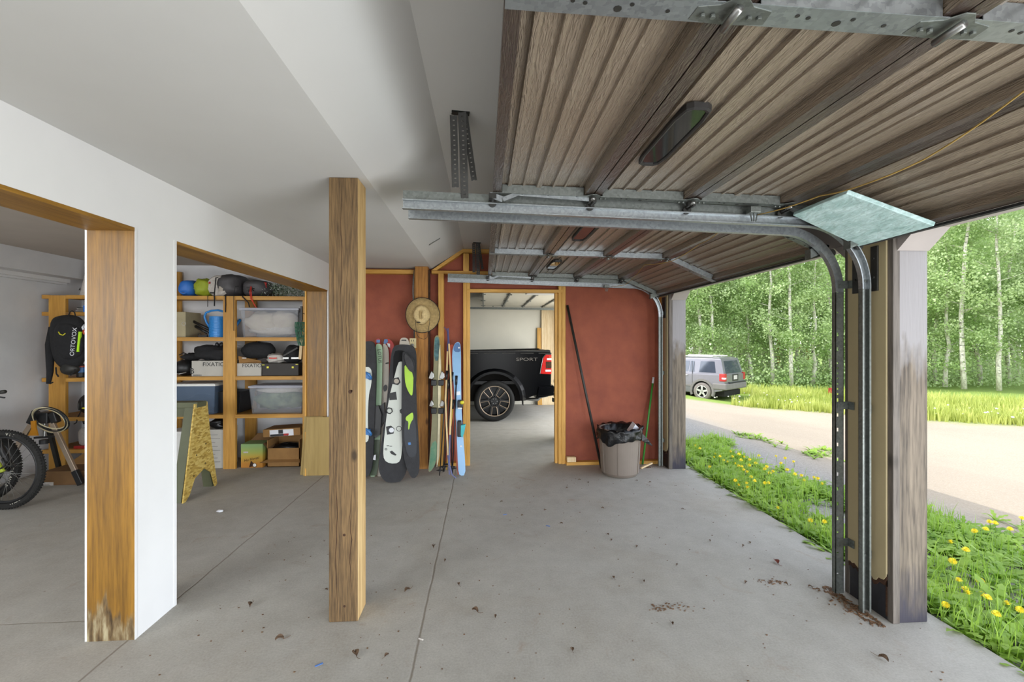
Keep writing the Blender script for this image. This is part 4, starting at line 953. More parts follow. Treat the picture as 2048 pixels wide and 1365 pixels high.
# poles
def pole(a, b, lab, mat, grip=True):
    pa, pb = lean(a[0], a[1], 5.12, 5.44), lean(b[0], b[1], 5.12, 5.44); pb.z = max(pb.z, .004)
    t = thing('ski_pole', lab, 'ski pole', (pb.x, pb.y, 0)); d = (pa-pb).normalized()
    MB().cyl(pa, pb, .0085, 8, .006).build('shaft', mat, t, smooth=True)
    MB().cyl(pa, pa-d*.11, .017, 10, .013).build('grip', M['black'], t, smooth=True)
    c_ = pb+d*.06; MB().torus(c_, d, .036, .005, 16, 6).cyl(c_-d*.012, c_+d*.012, .014, 8).beam(c_+d.orthogonal()*.035, c_-d.orthogonal()*.035, .008, .004).build('basket', M['black'], t)
pole((894, 742), (879, 952), 'black ski pole slanting down towards the stud, its tip out on the slab', M['black'])
pole((897, 760), (886, 945), 'dark ski pole standing behind the crossed touring skis', M['dark_steel'])
pole((905, 745), (888, 944), 'dark ski pole crossing low behind the touring skis', M['black'])
pole((899, 730), (904, 945), 'black ski pole upright between the touring skis and the blue ski', M['black'])
pole((913, 752), (905, 948), 'slim dark ski pole leaning against the blue ski', M['navy'])
M['yellow_pole'] = plain('yellow_shaft', '#c9a43a', .4)
pole((907, 800), (893, 940), 'yellow shafted ski pole behind the others', M['yellow_pole'])
# blue ski and orange partner
A = ssmooth([(904, 705), (908, 690), (914, 684), (920, 686), (922, 700), (922, 760), (923, 820), (927, 880), (930, 920), (931, 951), (919, 953), (916, 938), (913, 860), (909, 790), (905, 740)], 1)
t = pthing('ski', 'pale blue ski with a white dot near each end, standing beside the doorway stud', 'ski', A, 5.16, 5.42)
flat('ski_body', A, 5.16, 5.42, M['blue_ski'], t, .012)
flat('tip_graphic', ssmooth([(907, 695), (911, 687), (918, 686), (921, 694), (921, 705), (908, 704)], 1), 5.16, 5.42, M['blue_tip'], t, .002, .002)
for u, v in ((918, 696), (922, 893)):
    q = lean(u, v, 5.155, 5.415); MB().lathe([(0, 0), (.011, 0)], (q.x, q.y-.002, q.z), (0,-1,0), 14).build('white_dot', M['white_plastic'], t)
flat('label', [(912, 784), (920, 783), (921, 790), (913, 791)], 5.16, 5.42, M['white_plastic'], t, .002, .003)
q = lean(921, 807, 5.14, 5.40); MB().box(q.x-.035, q.y-.05, q.z-.05, q.x+.03, q.y+.015, q.z+.04).build('toe_binding', M['black'], t, bevel=.012)
MB().blob((q.x+.02, q.y-.05, q.z+.015), .026, .02, .022, 12, 8, .1).build('toe_lever', M['yellow'], t, smooth=True)
MB().box(q.x-.03, q.y-.055, q.z-.065, q.x+.02, q.y, q.z-.045).build('brake_pad', M['white_plastic'], t, bevel=.004)
q = lean(920, 858, 5.14, 5.40); MB().box(q.x-.03, q.y-.05, q.z-.09, q.x+.02, q.y+.015, q.z+.10).build('heel_binding', M['black'], t, bevel=.012)
MB().prism([(.01,.05),(.07,.06),(.05,-.05),(.03,-.10),(.005,-.07)], (q.x, q.y-.05, q.z), (1,0,0), (0,0,1), (0,.05,0)).build('heel_lever', M['teal'], t, bevel=.008)
A = ssmooth([(899, 692), (903, 689), (907, 691), (907, 720), (909, 800), (914, 900), (919, 952), (914, 950), (909, 880), (902, 780), (899, 720)], 1)
t = pthing('ski', 'orange ski tucked behind the pale blue one', 'ski', A, 5.18, 5.44); flat('ski_body', A, 5.20, 5.46, M['orange_ski'], t, .012)

# ------------------------------------------------------------------ bin, pipes and lumber by the red wall
cx, cy = 1.615, 5.13
t = thing('trash_can', 'round taupe plastic trash can lined with a crumpled black bag', 'trash can', (cx, cy, 0))
M['can'] = plain('taupe_plastic', '#7d7268', .55, var=.05)
m = MB(); m.lathe([(0,.004),(.200,.004),(.214,.03),(.216,.035),(.240,.50),(.246,.50),(.250,.545),(.244,.55),(.228,.55),(.206,.05),(0,.05)], (cx, cy, 0), n=48)
o = m.build('can_body', M['can'], t, smooth=False)
for a in (-100, -28, 44, 116, 188):
    a = math.radians(a); p = MB(); rings = []
    for i in range(7):
        b = a-.21+.42*i/6; rings.append([(cx+math.cos(b)*r, cy+math.sin(b)*r, z) for r, z in ((.215, .035), (.236, .42), (.2435, .42), (.2235, .035))])
    p.loft(rings); p.build('raised_panel', M['can'], o)
M['bag'] = plain('black_bin_bag', '#0c0c0e', .3, var=.3, scale=20, bmp=.6, bscale=25, spec=.45)
m = MB(); rr = random.Random(12); N = 72; prof = [(.002, .33), (.14, .32), (.185, .36), (.203, .46), (.220, .545), (.262, .565), (.266, .53), (.262, .49), (.270, .455), (.262, .43)]
ph = [rr.uniform(0, 6.28) for _ in range(8)]; rings = []
for j, (r_, z_) in enumerate(prof):
    ring = []
    for k in range(N):
        a = 2*math.pi*k/N; w_ = (.004 if j < 5 else .010)*(math.sin(9*a+ph[j % 4])+math.sin(17*a+ph[(j+1) % 8])*.8)
        z = z_+(.0 if j < 5 else .008*math.sin(13*a+j)); 
        if j >= 7: z -= (j-6)*.016*max(0, math.sin(3*a+2.2))+.006*math.sin(7*a)
        if j >= 4: z += .02*math.sin(a*1-.4)*0+.012*math.cos(a-.1)
        ring.append((cx+math.cos(a)*(r_+w_), cy+math.sin(a)*(r_+w_), z))
    rings.append(ring)
m.loft(rings, cap=False); m.build('bin_bag', M['bag'], t, smooth=True)
m = MB(); m.prism([(0,0),(.10,-.03),(.12,.05),(.07,.10),(.03,.04)], (1.70, 5.02, .50), (1,0,0), (0,0,1), (0,.10,.02)); m.build('paper_scrap', M['white_plastic'], t)
m = MB(); a = at(1297, 872, Y=5.0)
m.add([(1.84, 4.98, .50), (1.90, 4.97, .44), (1.955, 4.96, .36), (1.90, 4.97, .38), (1.83, 4.97, .42)], [(0,1,2,3,4)]); m.build('bag_corner', M['bag'], t)
m = MB(); m.cyl((cx-.19, cy, .30), (cx-.20, cy, .35), .01); 
pt, pb = at(1134.5, 611, Y=5.535), at(1203, 939, Z=.0); pb = Vector((pb.x, pb.y, .012))
tag(MB().cyl(pb, pt, .016, 12).build('metal_pipe', M['dark_steel'], smooth=True), 'long dark metal pipe leaning against the doorway stud beside the trash can', 'pipe')
gt, gb = at(1307, 755, Y=5.52), at(1285, 931, Z=.0); gb = Vector((gb.x, gb.y, .01))
t = thing('broom_handle', 'thin green handle with a white tip leaning against the red wall', 'broom handle', tuple(gb))
d = (gt-gb); M['green_pole'] = plain('green_pole', '#3f8f3a', .45)
MB().cyl(gb, gb+d*.93, .012, 10).build('shaft', M['green_pole'], t, smooth=True); MB().cyl(gb+d*.93, gt, .013, 10).build('white_tip', M['white_plastic'], t, smooth=True)
q = at(1134, 922, Y=5.50); tag(MB().box(q.x, 5.49, .0405, q.x+.115, 5.55, .105).build('wood_offcut', M['pale_z'], bevel=.004), 'short pale wood offcut lying on the base plate by the doorway', 'wood offcut')
a, b = at(1266, 916, Y=5.3), at(1295, 908, Y=5.42); a.z = .012; tag(MB().beam((1.93, 5.28, .012), (2.10, 5.36, .05), .022, .018).build('wood_stick', M['pale_z']), 'short broken stick on the floor behind the trash can', 'stick')
# leaning boards near the doorway to storage (plywood)
for k, (px, y0, y1, lab) in enumerate(([(603, 835), (612, 833), (616, 951), (599, 950)], 5.30, 5.40, 'narrow tan board edge leaning behind the wide sheet'), ) if False else ():
    pass
pl_ = [(-2.235, 5.27), (-1.90, 5.27)]
t = thing('plywood_sheet', 'smooth tan plywood offcut leaning at the end of the shelving opening', 'plywood', (-2.07, 5.2, 0))
def leanboard(name, x0, x1, xt0, xt1, yb, yt, h, th, mat, parent):
    m = MB(); m.v = [(x0, yb, 0.001), (x1, yb, 0.001), (xt1, yt, h), (xt0, yt, h), (x0, yb+th, .001), (x1, yb+th, .001), (xt1, yt+th, h), (xt0, yt+th, h)]
    for f in ((0,1,2,3),(4,7,6,5),(0,4,5,1),(3,2,6,7),(0,3,7,4),(1,5,6,2)): m.face(f)
    return m.build(name, mat, parent, bevel=.002)
M['ply'] = wood('tan_plywood', '#8a7340', '#a58c55', 'Z', .5, .6, knots=False, bmp=.1, grain=.4)
a, b, c_, d_ = at(606, 952, Z=0), at(661, 953, Z=0), at(664, 834, Y=5.27), at(616, 834, Y=5.27)
leanboard('sheet', a.x, b.x, d_.x, c_.x, a.y-.01, 5.235, d_.z, .012, M['ply'], t)
t = thing('plywood_sheet', 'second tan plywood strip just behind the leaning offcut', 'plywood', (-2.1, 5.25, 0))
leanboard('sheet', a.x-.04, b.x-.1, d_.x-.035, c_.x-.1, a.y+.02, 5.250, d_.z+.005, .011, M['ply'], t)

_x = -.5
for _ in range(30):
    q = at(869, 483, X=_x); _x -= .3*(q.z-(2.5+(_x+.66)/.405*.25))*-1 if abs(_x) < .8 else 0
    _x = max(-.64, min(-.28, _x))
q = at(869, 483, X=_x); q.z = 2.5+(q.x+.66)/.405*.25-.004
tag(MB().obox(q, Vector((.055, .0, .034)), Vector((-.003, .012, -.002)), Vector((-.001, 0, .0015))).build('metal_strip', M['galv'], bevel=.0005), 'short grey metal strip fixed to the sloped ceiling', 'metal strip')
# ------------------------------------------------------------------ storage shelving and its contents
YF, YB = 5.60, 6.14
T1, T2, T3, T4 = 2.135, 1.626, 1.143, .672
def shelving(x0, x1, ups, levels, label):
    t = thing('shelving_unit', label, 'shelving', ((x0+x1)/2, (YF+YB)/2, 0))
    for a, b, h in ups:
        MB().box(a, YF, 0, b, YF+.04, h).build('upright', M['shelf_z'], t, bevel=.002)
        MB().box(a, YB-.05, 0, b, YB-.012, h).build('upright', M['shelf_z'], t, bevel=.002)
    for z in levels:
        MB().box(x0+.01, YF+.041, z-.02, x1-.01, YB-.052, z).build('shelf', M['shelf_x'], t)
        segs = [x0]+[q for a, b, _ in ups for q in (a, b)]+[x1]; r = MB()
        for a, b in zip(segs[0::2], segs[1::2]):
            if b-a > .05: r.box(a, YF+.003, z-.046, b, YF+.04, z-.0005)
        if r.v: r.build('shelf_edge', M['shelf_x'], t, bevel=.001)
    return t
shelving(-4.12, -2.17, [(-4.12, -4.03, 2.5), (-3.205, -3.06, 2.134), (-2.255, -2.17, 2.134)], [T1, T2, T3, T4], 'tall pine storage shelving seen through the wide opening')
LA = [2.135, 1.93, 1.135, .66, .27]
shelving(-5.30, -4.15, [(-5.22, -5.03, 2.13)], LA, 'pine shelving beside the scuffed side wall, behind the hanging backpack')
def px(u, v, Y): return at(u, v, Y=Y)
def pbox(m, u0, u1, z0, v1, Y, dep, taper=0):
    a, b = at(u0, 700, Y=Y), at(u1, 700, Y=Y); z1 = at(u1, v1, Y=Y).z
    m.box(a.x, Y, z0, b.x, Y+dep, z1); return a.x, b.x, z0, z1
def sack(name, u, v0, z0, rx, Y, dep, mat, label, seed=0, grp='stuff sacks on the top shelf', rot=0):
    c = at(u, v0, Y=Y); rz = (c.z-z0)/2
    t = thing(name, label, 'stuff sack', (c.x, Y, z0), grp)
    m = MB(); R_ = Matrix.Rotation(rot, 3, 'Z'); m.blob((c.x, Y+dep*.5, z0+rz*.99), rx, dep*.55, rz, 28, 16, .05, seed, .75, R_); o = m.build('sack_body', mat, t, smooth=True)
    return t, Vector((c.x, Y, z0+rz)), rz
M['royal'] = plain('blue_nylon', '#2f6fc4', .5, bmp=.3, bscale=30); M['lime_nylon'] = plain('lime_nylon', '#98a52a', .6, bmp=.3, bscale=20); M['grey_nylon'] = plain('grey_nylon', '#4a484a', .55, var=.15, bmp=.4, bscale=25)
t, c, rz = sack('stuff_sack', 367, 558, T1, .10, 5.63, .34, M['royal'], 'bright blue stuff sack at the pier end of the top shelf', 1)
MB().torus((c.x-.01, 5.645, c.z-.03), (.2,-1,.1), .045, .010, 20, 6).build('end_ring', M['royal'], t, smooth=True); MB().lathe([(0,0),(.030,.0),(.04,.01)], (c.x-.012, 5.635, c.z-.04), (0,1,0), 16).build('end_patch', M['grey_nylon'], t)
t, c, rz = sack('stuff_sack', 399, 555, T1, .108, 5.63, .32, M['lime_nylon'], 'lime green stuff sack on the top shelf', 2)
MB().tube([(c.x-.09, 5.66, c.z-.02), (c.x, 5.622, c.z+.02), (c.x+.09, 5.66, c.z+.04)], .004, 5).build('seam', M['lime_nylon'], t)
t, c, rz = sack('stuff_sack', 448, 545, T1, .165, 5.66, .42, M['grey_nylon'], 'fat grey stuff sack with a printed white label disc and dangling straps', 3)
M['label_white'] = plain('printed_label', '#bdb7b0', .7, var=.12, scale=60)
q = at(434, 572, Y=5.66); MB().lathe([(0, 0), (.115, .004), (.135, .03)], (q.x, 5.655, q.z), (0,1,0), 28, sy=1.0).build('label_disc', M['label_white'], t)
for (u, v, w_, h_, mt) in ((442, 578, .05, .06, 'taupe_ski'), (419, 566, .02, .025, 'red_ski'), (424, 586, .05, .02, 'dark_steel'), (430, 562, .06, .012, 'taupe_ski')):
    q2 = at(u, v, Y=5.65); MB().box(q2.x-w_/2, 5.648, q2.z-h_/2, q2.x+w_/2, 5.652, q2.z+h_/2).build('label_print', M[mt], t)
for u, v0, v1, w_ in ((430, 552, 613, .014), (416.5, 590, 614, .007), (468.5, 570, 662, .006), (452, 594, 625, .012)):
    a, b = at(u, v0, Y=5.60), at(u, v1, Y=5.60); MB().tube([(a.x, 5.70, a.z-.005), (a.x, 5.62, a.z-.02), (a.x, 5.585, T1), (a.x+.004, 5.585, (T1+b.z)/2), (b.x, 5.588, b.z)], w_/2, 5).build('dangling_strap', M['black_cloth'], t)
t, c, rz = sack('stuff_sack', 504, 557, T1, .170, 5.68, .42, M['grey_nylon'], 'dark grey stuff sack with a red drawcord on the top shelf', 4)
m = MB(); q = at(500, 577, Y=5.66)
for k in range(9):
    a = k*.7; m.tube([(q.x, 5.675, q.z), (q.x+.05*math.cos(a), 5.672, q.z+.045*math.sin(a))], .008, 5)
m.build('gathered_end', M['dark_steel'], t)
M['red_cord'] = plain('red_cord', '#d2382a', .6)
MB().tube([(q.x+.01, 5.655, q.z+.02), (q.x+.03, 5.60, q.z-.05), (q.x+.045, 5.585, T1-.03), at(513, 616, Y=5.585)], .0045, 6).tube([(q.x+.02, 5.655, q.z+.02), (q.x+.045, 5.60, q.z-.05), (q.x+.06, 5.588, T1-.03), at(509, 612, Y=5.588)], .004, 6).build('drawcord', M['red_cord'], t)
MB().tube([(q.x-.05, 5.62, T1+.01), (q.x-.052, 5.585, T1-.01), at(497, 606, Y=5.585), at(499, 615, Y=5.59)], .007, 5).build('dangling_strap', M['black_cloth'], t)
# frosted garland
gl = MB(); gw = MB(); rr = random.Random(4)
for _ in range(1500):
    x = rr.uniform(at(531, 580, Y=5.85).x, at(622, 580, Y=5.85).x); c0 = Vector((x, 5.86+rr.gauss(0, .07), T1+.02+rr.random()*.16)); d = Vector((rr.gauss(0,1), rr.gauss(0,1), rr.gauss(0,1))).normalized()*rr.uniform(.02, .05)
    tgt = gw if rr.random() < .4 else gl; s_ = d.orthogonal().normalized()*.003; tgt.add([c0-s_, c0+s_, c0+d], [(0,1,2)])
t = thing('garland', 'frosted artificial evergreen garland with red berries on the top shelf', 'garland', (-2.5, 5.86, T1))
gl.build('green_needles', plain('garland_green', '#3f5a32', .8), t); gw.build('frosted_needles', plain('garland_frost', '#c6cfc4', .8), t)
m = MB(); 
for k in range(12): q = at(526+rr.uniform(-4, 6), 567+rr.uniform(-4, 8), Y=5.74); m.blob(q, .013, .013, .013, 8, 6, 0)
m.build('red_berries', M['red_ski'], t, smooth=True)
# second shelf
t = thing('tote_box', 'cream coloured box at the pier end of the second shelf', 'box', (-3.75, 5.8, T2)); m = MB(); pbox(m, 345, 371, T2, 624, 5.68, .3); m.build('box_body', plain('cream_box', '#a59a7b', .7), t, bevel=.006)
q = at(368, 648, Y=5.68); MB().torus((q.x, 5.676, q.z), (0,1,0), .022, .003, 16, 6).build('printed_ring', M['label_white'], t)
for k, (a, b, lab) in enumerate((((356, 628), (420, 660), 'dark trekking pole slanting down behind the watering can, the upper one'), ((372, 642), (416, 667), 'dark trekking pole slanting behind the watering can, the lower one'))):
    a, b = at(*a, Y=5.88), at(*b, Y=5.80); b.z = max(b.z, T2+.02); t = thing('trekking_pole', lab, 'trekking pole', tuple(b), 'trekking poles')
    MB().cyl(a, b, .008, 8).build('shaft', M['steel'], t, smooth=True); MB().cyl(a.lerp(b, .45), a.lerp(b, .98), .018, 10).build('foam_grip', M['black'], t, smooth=True)
q = at(398, 672, Y=5.72); t = thing('clamp', 'small black spring clamp in front of the watering can', 'clamp', (q.x, 5.72, T2))
MB().beam((q.x, 5.72, T2+.012), (q.x+.10, 5.72, T2+.02), .02, .024).build('clamp_bar', M['black'], t); MB().torus((q.x+.005, 5.72, T2+.03), (0,1,0), .018, .005, 14, 6).build('clamp_jaw', M['black'], t)
cxw = at(435, 650, Y=5.76).x; zt = at(435, 633, Y=5.70).z
M['can_blue'] = plain('watering_can_blue', '#2f86cf', .35, var=.06)
t = thing('watering_can', 'bright blue plastic watering can partly behind the shelf upright', 'watering can', (cxw, 5.78, T2))
m = MB(); prof = [(0, T2), (.098, T2), (.103, T2+.006)]
for k in range(12): z = T2+.01+(zt-T2-.02)*k/12; r_ = .103-.006*k/12; prof += [(r_, z), (r_, z+.012), (r_-.0025, z+.014), (r_-.0025, z+.016)]
prof += [(.098, zt), (.090, zt), (.088, T2+.02), (0, T2+.02)]
m.lathe(prof, (cxw, 5.78, 0), n=32); m.build('can_body', M['can_blue'], t, smooth=False)
hp = [at(u, v, Y=5.78) for u, v in ((421, 657), (413, 645), (409, 634), (412, 626), (422, 622), (436, 621), (450, 624), (462, 632))]
MB().tube(hp, .013, 10).build('handle', M['can_blue'], t, smooth=True)
MB().tube([(cxw+.08, 5.78, T2+.05), (cxw+.19, 5.78, T2+.12), (cxw+.27, 5.78, T2+.23)], .02, 10, radii=[.03, .02, .016]).build('spout', M['can_blue'], t, smooth=True)
M['clear'] = glassy('clear_plastic', '#c6cbd3', .15, .16); M['clear_lid'] = glassy('frosted_lid', '#b4b6c2', .3, .75)
M['clothes_a'] = plain('pale_cloths', '#b8aca0', .9, var=.25, scale=9, col2='#c8bfae', bmp=.5, bscale=12)
M['clothes_g'] = plain('green_cloths', '#42584a', .9, var=.3, scale=9, col2='#7e8a70', bmp=.5, bscale=12)
def tub(label, u0, u1, z0, vt, Y, dep, body, lid, fills, lidv=0, grp=None):
    a, b = at(u0, 700, Y=Y).x, at(u1, 700, Y=Y).x; z1 = at(u1, vt, Y=Y).z; t = thing('storage_tub', label, 'storage tub', ((a+b)/2, Y+dep/2, z0), grp); h = z1-z0
    m = MB(); k = .03
    def rect(x0, x1, y0, y1, z): return [(x0, y0, z), (x1, y0, z), (x1, y1, z), (x0, y1, z)]
    m.loft([rect(a+k+.012, b-k-.012, Y+k+.012, Y+dep-k-.012, z0+.012), rect(a+.008, b-.008, Y+.008, Y+dep-.008, z1-.02), rect(a+.003, b-.003, Y+.003, Y+dep-.003, z1-.02), rect(a+k, b-k, Y+k, Y+dep-k, z0)][::-1], cap=False)
    m.add(rect(a+k, b-k, Y+k, Y+dep-k, z0), [(0,3,2,1)]); m.build('tub_body', body, t, bevel=.006)
    if lid: MB().box(a-.004, Y-.004, z1-.03, b+.004, Y+dep+.004, z1-.006).box(a+.02, Y+.02, z1-.006, b-.02, Y+dep-.02, z1).build('lid', lid, t, bevel=.005)
    for i, (fx, fz, rx, rz, mt) in enumerate(fills):
        f = MB(); f.blob((a+(b-a)*fx, Y+dep*.45, z0+.02+h*fz), rx, dep*.33, rz, 20, 12, .16, i+3, .8); f.build('folded_contents', mt, t, smooth=True)
    return t
tub('large clear plastic tub of pale plastic bags on the second shelf', 479, 597, T2, 616, 5.63, .38, M['clear'], M['clear_lid'], [(.3, .45, .20, .14, M['clothes_a']), (.68, .5, .18, .13, M['clothes_a']), (.5, .2, .28, .07, M['label_white'])])
tub('clear plastic tub of green cloths on the lowest shelf', 497, 606, T4, 771, 5.63, .38, M['clear'], M['clear_lid'], [(.35, .4, .20, .12, M['clothes_g']), (.7, .42, .17, .11, M['clothes_g']), (.5, .75, .27, .05, M['label_white'])])
q = at(553, 794, Y=5.62); 
tub('clear blue tinted tub with a white lid on the lowest shelf', 330, 430, T4, 768, 5.63, .38, glassy('blue_clear', '#66788f', .2, .6), M['white'], [(.6, .3, .18, .09, M['dark_steel']), (.75, .2, .06, .03, M['red_ski'])])
t = tub('black plastic crate half hidden by the shelf upright', 420, 481, T4, 781, 5.72, .36, M['black'], None, [(.5, .4, .15, .10, M['dark_steel'])])
# net
m = MB(); q = at(603, 650, Y=5.60); t = thing('landing_net', 'green fishing net with a black handle hanging from the second shelf', 'fishing net', (q.x, 5.58, T2))
rr = random.Random(6); tips = []
for k in range(16):
    a = 2*math.pi*k/16; pts = []
    for j in range(9):
        s_ = j/8; z = at(600, 645, Y=5.6).z-s_*.29; r_ = (.055+.03*math.sin(s_*3.0))*(1-s_*.35); pts.append((q.x-.01+.05*s_+math.cos(a+s_*1.2)*r_, 5.57+math.sin(a+s_*1.2)*r_*.4, z))
    m.tube(pts, .0025, 4, False); tips.append(pts)
    m.tube([(2*(q.x-.01+.025)-p[0]+.05*(j/8-.5), 2*5.57-p[1], p[2]) for j, p in enumerate(pts)], .0025, 4, False)
for j in range(9): m.tube([tips[k % 16][j] for k in range(17)], .002, 4, False)
m.build('mesh', plain('green_net', '#2f6e52', .7), t)
MB().box(q.x-.008, 5.585, at(600, 642, Y=5.6).z, q.x+.016, 5.60, at(600, 613, Y=5.6).z).build('handle', M['black'], t, bevel=.003)
MB().tube([at(u, v, Y=5.575) for u, v in ((605, 627), (612, 629), (615, 636), (614, 650), (611, 666), (608, 674))], .004, 6).build('hoop', M['rot'], t)
q = at(599, 640, Y=5.66); tag(MB().box(q.x-.02, 5.67, T2, q.x+.03, 5.75, q.z+.1).build('speaker_box', M['black'], bevel=.006), 'slim black box at the end of the second shelf behind the net', 'box')
# third shelf
q = at(366, 730, Y=5.70); t = thing('helmet', 'shiny black helmet at the pier end of the third shelf', 'helmet', (q.x, 5.76, T3))
MB().blob((q.x-.02, 5.78, T3+.10), .12, .14, .10, 24, 14, 0, 0, .9).build('shell', M['black'], t, smooth=True); MB().tube([(q.x-.08, 5.64, T3+.05), (q.x, 5.63, T3+.03), (q.x+.07, 5.66, T3+.05)], .008, 6).build('visor_edge', M['steel'], t, smooth=True)
t = thing('soft_bag', 'limp black bag slumped over the helmet on the third shelf', 'bag', (q.x, 5.85, T3+.2)); MB().blob((q.x+.01, 5.86, T3+.235), .12, .12, .045, 20, 10, .2, 5).build('bag_body', M['black_cloth'], t, smooth=True); MB().tube([(q.x-.08, 5.75, T3+.26), (q.x-.02, 5.74, T3+.29), (q.x+.05, 5.75, T3+.26)], .006, 5).build('strap', M['black_cloth'], t)
M['mailer'] = plain('white_carton', '#b5b1a8', .7, var=.06)
def carton(u0, u1, vt, lab, txt, extra):
    Y = 5.64; a, b = at(u0, 700, Y=Y).x, at(u1, 700, Y=Y).x; z1 = at(u1, vt, Y=Y).z; t = thing('boot_carton', lab, 'carton', ((a+b)/2, Y+.15, T3))
    MB().box(a, Y, T3+.001, b, Y+.30, z1).build('carton_body', M['mailer'], t, bevel=.004)
    for s_, u, v, sz in txt:
        p = at(u, v, Y=Y); text('lettering', s_, sz, M['black'], t, (p.x, Y-.002, p.z), ext=.0006)
    return t, a, b, z1
t, a, b, z1 = carton(383, 452, 722, 'white carton lettered FIXATION beside the helmet under a black shell jacket', [('FIXATION', 432, 729.5, .070), ('B', 377.5+2.5+4, 743, .10), ('BINDINGS', 395, 751, .022)], 0)
t, a, b, z1 = carton(453, 522, 727, 'white carton lettered FIXATION beside the black tool case, with open brown flaps', [('FIXATION', 508, 732, .062)], 0)
MB().add([(a+.14, 5.66, z1), (b-.01, 5.66, z1), (b+.01, 5.62, z1+.03), (a+.14, 5.64, z1+.09), (a+.14, 5.668, z1), (b-.01, 5.668, z1), (b+.01, 5.628, z1+.03), (a+.14, 5.648, z1+.09)], [(0,1,2,3),(7,6,5,4),(0,4,5,1),(2,6,7,3),(1,5,6,2),(0,3,7,4)]).build('open_flap', M['card'], t)
def lump(name, label, cat, u0, u1, z0, vt, Y, mat, seed, amp=.14, lettering=None, grp=None):
    a, b = at(u0, 700, Y=Y).x, at(u1, 700, Y=Y).x; z1 = at((u0+u1)/2, vt, Y=Y).z; t = thing(name, label, cat, ((a+b)/2, Y, z0), grp)
    MB().blob(((a+b)/2, Y+.10, (z0+z1)/2), (b-a)/2, .12, (z1-z0)/2, 26, 14, amp, seed, .8).build('bag_body', mat, t, smooth=True); return t, a, b, z1
zc1 = at(430, 722, Y=5.64).z
t, a, b, z1 = lump('shell_jacket', 'crumpled black shell jacket heaped on the first white carton', 'jacket', 378, 455, zc1, 692, 5.66, M['black_cloth'], 7, .2)
p = at(414, 711, Y=5.66); text('lettering', 'DAKINE', .024, M['white_plastic'], t, (p.x, 5.645, p.z), (math.pi/2, math.radians(8), 0))
for u in (434, 443): q = at(u, 690, Y=5.7); MB().blob(q, .025, .02, .03, 12, 8, .2, u).build('hood_toggle', M['black'], t, smooth=True)
t, a, b, z1 = lump('dry_bag', 'black rolled pouch resting across the open flap of the second carton', 'bag', 476, 541, at(500, 718, Y=5.64).z, 685, 5.68, M['black_cloth'], 9, .07)
MB().box(a+.09, 5.60, z1-.20, a+.14, 5.606, z1-.19).build('buckle', M['white_plastic'], t)
Y = 5.64; a, b = at(524, 700, Y=Y).x, at(597, 700, Y=Y).x; z1 = at(560, 727, Y=Y).z
t = thing('tool_case', 'black tool case with yellow latches on the third shelf', 'tool case', ((a+b)/2, Y+.15, T3)); MB().box(a, Y, T3+.001, b, Y+.28, z1).build('case_body', plain('dark_case', '#2f2a26', .6), t, bevel=.008)
for u, v, w_ in ((536, 735, .024), (586, 735, .024), (527, 729, .03), (594, 728, .03)): p = at(u, v, Y=Y); MB().box(p.x-w_/2, Y-.008, p.z-.012, p.x+w_/2, Y, p.z+.010 if w_ < .03 else p.z-.004).build('latch', M['yellow'], t)
t, a2, b2, z2 = lump('parts_pouch', 'white parts pouch with a red label on the tool case', 'pouch', 529, 566, z1, 708, 5.66, M['label_white'], 4, .2)
p = at(548, 716, Y=5.66); MB().box(p.x-.05, 5.638, p.z-.012, p.x+.04, 5.642, p.z+.018).build('red_label', M['red_cord'], t)
t, a2, b2, z2 = lump('camera_bag', 'black padded bag with grey straps on the tool case beside the net', 'bag', 562, 600, z1, 692, 5.68, M['black_cloth'], 14, .12)
for v0, u0, u1 in ((717, 566, 578), (717, 583, 598)): p, q = at(u0, v0, Y=5.655), at(u1, v0, Y=5.655); MB().box(p.x, 5.645, p.z-.008, q.x, 5.65, p.z+.012).build('grey_strap', M['steel'], t)
p, q = at(568, 712, Y=5.66), at(596, 696, Y=5.66); MB().beam(p, q, .03, .02).build('grey_panel', M['dark_steel'], t)
p, q = at(603, 679, Y=5.585), at(600, 719, Y=5.585); tag(MB().beam(p, q, .032, .010, (0,1,0)).build('paint_stick', M['pale_z']), 'thin wooden paint stick hanging below the second shelf', 'paint stick')
# floor level
t, a, b, z1 = lump('bin_liner', 'small black bag stuffed above the white carton at floor level', 'bag', 414, 450, at(430, 860, Y=5.66).z, 839, 5.66, M['bag'], 3, .15)
Y = 5.64; a, b = at(418, 700, Y=Y).x, at(449, 700, Y=Y).x; z1 = at(430, 860, Y=Y).z
t = thing('file_box', 'white corrugated box behind the sawhorse gusset at floor level', 'box', ((a+b)/2, Y+.15, 0)); MB().box(a-.2, Y, .001, b, Y+.3, z1).build('box_body', M['mailer'], t, bevel=.005)
m = MB()
for k in range(8): m.box(b-.2, Y-.003, .08+k*.048, b-.05-(k % 3)*.03, Y, .083+k*.048)
m.build('printed_lines', M['dark_steel'], t)
t = thing('styrofoam_box', 'white lidded box low behind the sawhorse leg', 'box', (-3.65, 5.7, 0)); MB().box(-3.92, 5.66, .001, -3.60, 5.9, .42).build('box_body', M['white'], t, bevel=.006); MB().box(-3.93, 5.65, .421, -3.59, 5.91, .46).build('lid', M['white'], t, bevel=.006)
def carton_mat():
    m, n, l, b = nodes('sunset_carton'); g = n.new('ShaderNodeNewGeometry'); sp = n.new('ShaderNodeSeparateXYZ'); l.new(g.outputs['Position'], sp.inputs[0])
    l.new(ramp(n, l, sp.outputs['Z'], [(.05, S('#b5792a')), (.14, S('#b89c3c')), (.2, S('#9aa653')), (.27, S('#84a268'))]), b.inputs['Base Color']); b.inputs['Roughness'].default_value = .6; return m
